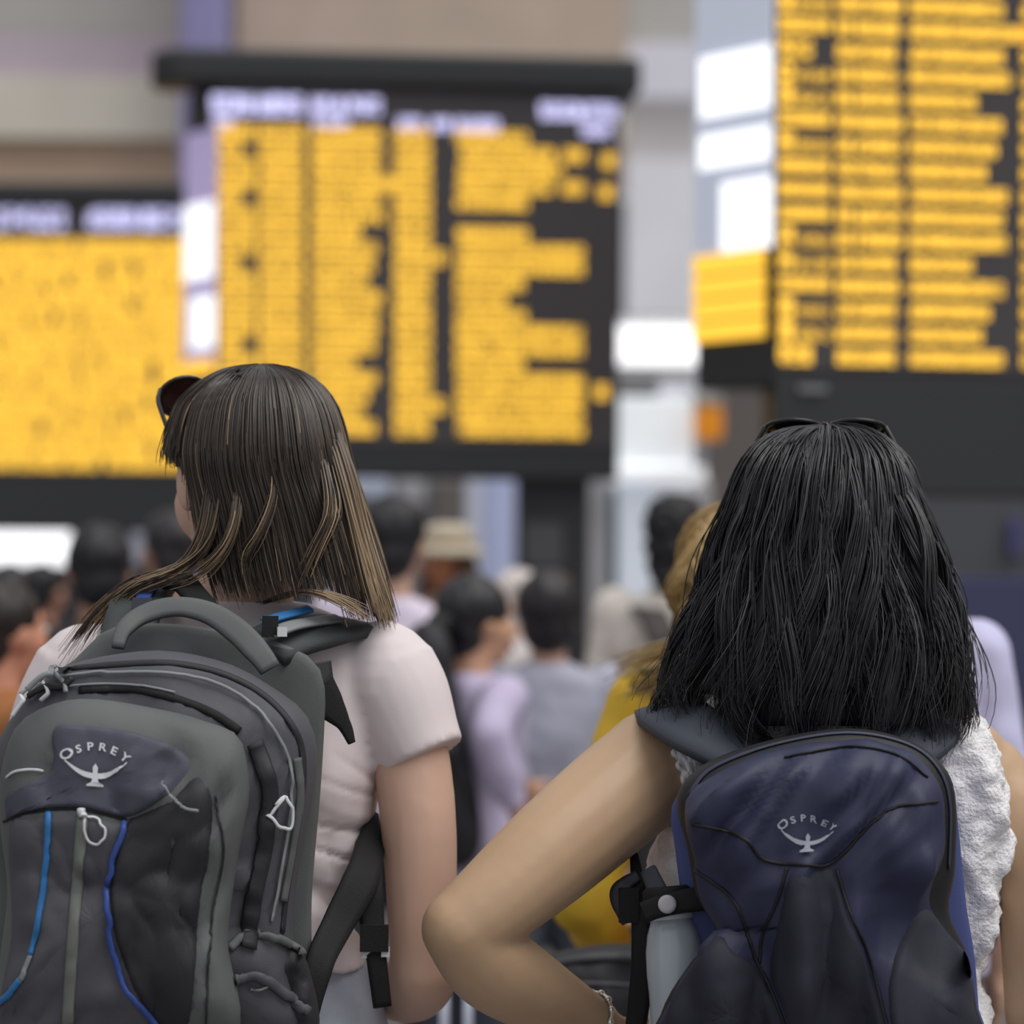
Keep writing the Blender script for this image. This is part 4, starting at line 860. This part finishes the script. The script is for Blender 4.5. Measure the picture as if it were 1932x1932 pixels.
# ================================================================== the crowd in front of the boards
def crowd(label, hx, ytop, D, yaw, shirt, trou, haircol, skin, hair='short', sleeves='long', aL=None, aR=None, vox=.012, sh=1.0, headyaw=0.0, hat=None, hg=1.0, group=None):
    top = P(hx, ytop, D); H = top.z; s = H / 1.715; yw = R_(yaw); M = Matrix.Rotation(yw, 3, 'Z'); O = Vector((top.x, top.y, 0))
    L = lambda x, y, z: O + M @ Vector((x, y, 0)) * s + Vector((0, 0, z * s))
    r = thing('person', label, 'person', O, group)
    m_sk = mat('skin_%d_%d_%d' % skin, srgb(*skin), .5); m_h = mat('hair_%d_%d_%d' % haircol, srgb(*haircol), .5, noise_amt=.35, nscale=50, stretch=(1, 1, .2))
    m_s = mat('cloth_%d_%d_%d' % shirt, srgb(*shirt), .85, noise_amt=.06, nscale=12); m_t = mat('trousers_%d_%d_%d' % trou, srgb(*trou), .85)
    hs_, q, Mh = head_solids(L(0, .012, 1.583), yw + R_(headyaw), s)
    sw = .168 * sh
    def arm(sx, a):
        S = L(sx * sw, 0, 1.395)
        if a: return [S, P(*a[0]), P(*a[1])]
        return [S, L(sx * (sw + .045), -.02, 1.11), L(sx * (sw + .05), .06, .86)]
    A = {sx: arm(sx, a) for sx, a in ((-1, aL), (1, aR))}
    body = hs_ + [limb([L(0, -.01, 1.54), L(0, -.015, 1.48), L(0, -.01, 1.38)], [.054 * s, .054 * s, .065 * s])]
    sleeves_ = []
    for sx in (-1, 1):
        S, E, Wr = A[sx]; mid = S.lerp(E, .5)
        body += [limb([S, mid, E], [.047 * s, .042 * s, .037 * s]), limb([E, E.lerp(Wr, .4), Wr], [.038 * s, .037 * s, .025 * s])]
        body += hand(Wr, (Wr - E).normalized() + Vector((0, 0, -.15)), M @ Vector((sx, 0, .1)), s, .35, -sx)
        if sleeves == 'long': sleeves_ += [limb([S, mid, E], [.064 * s, .058 * s, .052 * s]), limb([E, E.lerp(Wr, .5), E.lerp(Wr, .93)], [.052 * s, .049 * s, .038 * s], domes=False)]
        else: sleeves_ += [limb([S, S.lerp(E, .35), S.lerp(E, .7)], [.064 * s, .060 * s, .056 * s], domes=False)]
        sleeves_ += [ell(S, (.064 * s, .064 * s, .062 * s))]
    rr = lambda z, rx, ry, y=0: (*L(0, y, z), rx * s, ry * s)
    trunk_ = [rr(1.42, .07, .055, -.01), rr(1.38, .14, .085), rr(1.28, .152, .10), rr(1.1, .13, .092), rr(.95, .15, .10), rr(.88, .15, .10)]
    cloth = [rr(1.455, .066, .060, -.012), rr(1.425, .115, .08, -.01), rr(1.385, (sw + .012), .098), rr(1.28, sw + .008, .118), rr(1.12, .158, .112), rr(1.0, .176, .130), rr(.93, .186, .138), rr(.86, .190, .140)]
    T, Sh = legs(O.x, O.y, .90 * s, yw, s, -.01)
    fuse('body', body + [ringsm(trunk_, 14, yaw=yw)] + T, vox, m_sk, r, 2)
    dsp = (lambda co, n: noise.noise(co * 9) * .010 + noise.noise(co * 22) * .004)
    fuse('shirt', [ringsm(cloth, 22, yaw=yw)] + sleeves_, vox, m_s, r, 2, dsp)
    fuse('trousers', legs(O.x, O.y, .90 * s, yw, s, .010)[0], vox, m_t, r, 2)
    shoes(Sh, M_shoed, r)
    face_parts(q, Mh, s, r, M_eye, M_lip, m_h)
    e = lambda x, y, z, a, b, c: ell(q(x, y, z), (a * s * hg, b * s * hg, c * s * hg), Mh)
    if hair == 'short': hh = [e(0, -.024, .042, .085, .098, .090), e(0, -.055, -.02, .070, .060, .075)]
    elif hair == 'curly': hh = [e(0, -.022, .050, .090, .102, .092), e(0, -.060, -.02, .074, .062, .09), e(0, -.075, -.09, .048, .042, .06)]
    elif hair == 'long': hh = [e(0, -.022, .040, .088, .102, .092), limb([q(0, -.045, .02), q(0, -.072, -.10), q(0, -.085, -.22), q(0, -.085, -.34)], [.088 * s, .096 * s, .100 * s, .075 * s]),
                               limb([q(-.06, .0, .02), q(-.085, -.01, -.10), q(-.095, .0, -.25)], [.035 * s, .034 * s, .022 * s]), limb([q(.06, .0, .02), q(.085, -.01, -.10), q(.095, .0, -.25)], [.035 * s, .034 * s, .022 * s])]
    elif hair == 'beard': hh = [e(0, -.028, .044, .083, .094, .086), e(0, -.055, -.02, .070, .058, .07), e(0, .062, -.085, .044, .040, .032)]
    else: hh = [e(0, -.05, -.02, .078, .055, .045), e(0, .062, -.085, .042, .040, .032)]
    if hair == 'curly': hd = lambda co, n: noise.noise(co * 45) * .014
    else: hd = lambda co, n: noise.noise(Vector((co.x * 40, co.y * 40, co.z * 12))) * .007
    fuse('hair', hh, .008, m_h, r, 2, hd)
    if hat:
        m_hat = mat('hat_%d_%d_%d' % hat, srgb(*hat), .8, noise_amt=.08)
        hp_ = [(q(0, -.012, .03), .135), (q(0, -.012, .045), .125), (q(0, -.012, .06), .100), (q(0, -.012, .10), .094), (q(0, -.012, .125), .080), (q(0, -.012, .136), .04)]
        hh_ = thing('hat', 'pale straw sun hat with short brim in the crowd', 'hat', q(0, -.012, .03))
        mesh('crown', rings([(*p, rad * s, rad * s * 1.06) for p, rad in hp_[2:]], 24, yw, 2.0), m_hat, hh_)
        mesh('brim', rings([(*p, rad * s, rad * s * 1.06) for p, rad in [(hp_[0][0], .10), (hp_[0][0] - Vector((0, 0, .012)), .138), (hp_[0][0] - Vector((0, 0, .006)), .140), (hp_[2][0], .098)]], 24, yw, 2.0), m_hat, hh_)
        mesh('hat_band', rings([(*(hp_[2][0] + Vector((0, 0, dz))), .1 * s, .106 * s) for dz in (-.004, .02)], 24, yw, 2.0), mat('hat_band_tan', srgb(150, 124, 92), .7), hh_)
    return r, q, s, L
man = crowd('man with short black hair and lilac white collar beside the sun hat', 742, 936, 7.2, -14, (214, 204, 222), (60, 62, 74), (34, 34, 38), (198, 160, 138), aR=[(850, 1420, 7.1), (830, 1560, 7.3)], hg=1.06)
crowd('person with short dark hair in profile, lilac long sleeve reaching down', 896, 1084, 6.35, -62, (188, 178, 206), (74, 76, 90), (36, 36, 40), (206, 160, 130), aL=[(930, 1400, 6.5), (990, 1480, 6.6)], aR=[(925, 1390, 6.08), (978, 1535, 6.1)], headyaw=0, hg=1.06)
crowd('short person with round dark hair and pale blue grey shirt, back turned', 1036, 1082, 6.95, -4, (168, 170, 186), (80, 84, 96), (36, 34, 36), (200, 160, 140), sh=1.0, sleeves='short', hair='short', hg=1.16)
crowd('person in tan top wearing the pale sun hat', 845, 990, 10.0, 150, (190, 160, 140), (120, 110, 104), (96, 66, 48), (186, 124, 88), hair='long', hat=(206, 194, 172))
crowd('older man with white hair and beard facing the person in lilac', 968, 1072, 8.6, 80, (220, 214, 214), (90, 92, 100), (222, 212, 206), (232, 200, 182), hair='beard')
d6 = crowd('man with tall black curly hair and beige shirt beside the kiosk', 1278, 936, 7.7, -28, (232, 224, 214), (70, 66, 64), (26, 26, 30), (112, 84, 72), hair='curly', sleeves='short', sh=1.15)
crowd('woman with long brown hair and lavender shirt, beyond the black haired woman', 1648, 872, 4.5, 4, (198, 196, 228), (70, 76, 100), (92, 78, 68), (200, 160, 138), hair='long', sleeves='short', vox=.009, sh=1.05)
crowd('person with thick black hair and black clothes under the left board', 188, 985, 6.6, 8, (40, 40, 46), (44, 44, 50), (28, 28, 34), (170, 130, 110))
crowd('dark haired person in charcoal jacket by the white light box', 18, 1062, 9.0, 20, (56, 54, 58), (50, 50, 56), (34, 34, 38), (190, 140, 116))
crowd('small person with black hair and dark brown jacket near light box', 82, 1060, 10.2, -25, (62, 52, 48), (50, 50, 56), (30, 30, 34), (190, 140, 116))
crowd('person in rust brown coat and pale trousers behind the grey backpack', 8, 1092, 5.6, -50, (150, 98, 58), (176, 182, 192), (40, 34, 32), (206, 146, 120), aR=[(55, 1400, 5.4), (100, 1330, 5.2)])
crowd('dark haired person in grey jacket beyond the brown haired woman', 322, 962, 8.2, 30, (70, 66, 68), (50, 50, 56), (40, 38, 40), (190, 146, 124))
# ---- blonde woman in yellow, just beyond the black haired woman
yl, qy, sy, Ly = crowd('blonde wavy haired woman in bright yellow jacket beside the black haired woman', 1422, 945, 3.95, -8, (220, 180, 58), (62, 60, 62), (140, 104, 60), (208, 166, 136), hair='short', vox=.008, sh=1.0, aL=[(1100, 1700, 3.9), (1150, 1790, 4.06)])
cy = [(.46, .30, .10), (.36, .23, .08), (.60, .45, .22), (.20, .12, .05)]
def dd(px, D): return (px[0], px[1], D)
px_sheet('hair_lock', [[(1385, 946, 3.84), (1330, 966, 3.80), (1290, 1035, 3.77), (1284, 1110, 3.76), (1306, 1160, 3.76), (1290, 1210, 3.76), (1235, 1255, 3.75), (1186, 1298, 3.74)],
                       [(1392, 960, 3.83), (1350, 990, 3.78), (1322, 1060, 3.75), (1326, 1120, 3.74), (1338, 1180, 3.74), (1318, 1240, 3.74), (1268, 1290, 3.73), (1222, 1330, 3.72)]],
         600, M_hair, yl, cy, [30, 20, 34, 30], 21, r=.0026, jit=.006, wave=(.022, 16), rootc=(.34, .22, .08), clump=7, spread=.010)
px_sheet('hair_lock', [[(1380, 960, 3.82), (1390, 1050, 3.76), (1380, 1150, 3.74), (1360, 1250, 3.74)], [(1420, 970, 3.80), (1440, 1060, 3.74), (1430, 1180, 3.72), (1400, 1300, 3.72)], [(1460, 980, 3.84), (1490, 1080, 3.78), (1490, 1200, 3.76), (1470, 1320, 3.76)]],
         500, M_hair, yl, cy, [30, 30, 20, 20], 22, r=.0018, jit=.008, wave=(.014, 10), rootc=(.30, .19, .07))
# ---- bags carried in the crowd
mb_ = thing('backpack', 'plain black backpack on the person in lilac long sleeves', 'backpack', P(830, 1640, 6.2))
puff('main_compartment', [(770, 1195), (812, 1172), (846, 1200), (862, 1290), (880, 1400), (902, 1500), (908, 1590), (884, 1632), (830, 1625), (770, 1500), (745, 1320)], 6.26, 6.14, .06, M_c4, mb_, 48, 8, disp=wr(.02, 60))
strap('shoulder_strap', [P(820, 1200, 6.14), P(828, 1170, 6.16), P(848, 1168, 6.22), P(880, 1200, 6.3)], .05, .012, M_web, mb_, Vector((0, -1, 1)))
sb = thing('backpack', 'dark grey backpack on the curly haired man by the kiosk', 'backpack', P(1290, 1400, 7.5))
puff('main_compartment', [(1256, 1205), (1290, 1180), (1335, 1184), (1352, 1240), (1356, 1380), (1262, 1390), (1250, 1290)], 7.56, 7.46, .08, mat('bag_dark_grey', srgb(66, 60, 58), .7), sb, 40, 8)
strap('shoulder_strap', [P(1262, 1230, 7.5), P(1240, 1175, 7.55), P(1222, 1150, 7.63), P(1212, 1150, 7.75), P(1220, 1220, 7.86)], .085, .012, MATS['bag_dark_grey'], sb, lambda u: Vector((0, -1, 1)).lerp(Vector((0, 1, .2)), u))
strap('shoulder_strap', [P(1330, 1200, 7.5), P(1345, 1165, 7.56), P(1350, 1150, 7.65), P(1345, 1165, 7.78), P(1335, 1240, 7.86)], .07, .012, MATS['bag_dark_grey'], sb, lambda u: Vector((0, -1, 1)).lerp(Vector((0, 1, .2)), u))
hb = thing('shoulder_bag', 'black shoulder bag hanging against the yellow jacket', 'bag', P(1150, 1980, 3.7))
hbm = puff('bag_body', [(1010, 1812), (1070, 1792), (1160, 1780), (1250, 1790), (1290, 1850), (1290, 2010), (1150, 2040), (990, 2010), (985, 1880)], 3.76, 3.68, .05, M_c4, hb, 56, 10, disp=wr(.012, 70))
th_ = bvh(hbm)
cord('zip', [(1010, 1830), (1080, 1812), (1160, 1806), (1270, 1815)], th_, 26, mat('bag_flap', srgb(62, 62, 66), .6), hb, 30, h=.006, fb=3.66)
cord('seam', [(1000, 1868), (1080, 1856), (1180, 1858), (1285, 1866)], th_, 10, M_c1, hb, 30, fb=3.66)
strap('shoulder_strap', [P(1240, 1800, 3.70), P(1225, 1600, 3.74), P(1250, 1420, 3.80), P(1285, 1330, 3.90), P(1290, 1330, 4.0)], .035, .004, M_web, hb, lambda u: Vector((0, -1, .5)))
sc_ = P(850, 1860, 4.6)
su = thing('suitcase', 'dark upright suitcase with raised silver handle between the women', 'suitcase', (sc_.x, sc_.y + .1, 0))
bevel(mesh('shell', box((sc_.x, sc_.y + .1, .33), (.36, .24, .56)), mat('suitcase_shell', srgb(44, 46, 52), .4, bump=.2), su), .04, 4)
for dx in (-.012, .028): mesh('handle_bar', tube([Vector((sc_.x + dx * 1.0, sc_.y + .1, .55)), Vector((sc_.x + dx * 1.0, sc_.y + .1, .80))], .008, 10), mat('handle_silver', srgb(206, 214, 232), .3, .4), su)
mesh('handle_grip', limb([Vector((sc_.x - .05, sc_.y + .1, .81)), Vector((sc_.x + .07, sc_.y + .1, .81))], [.016, .016], 12, 6), mat('handle_silver2', srgb(190, 198, 216), .4), su)
for dx in (-.14, .14):
    for dy in (-.08, .08): mesh('wheel', lathe((sc_.x + dx - .012, sc_.y + .1 + dy, .026), (sc_.x + dx + .012, sc_.y + .1 + dy, .026), [(0, .02), (.1, .025), (.9, .025), (1, .02)], 16), M_web, su)

bpy.data.scenes.remove(TMPS)
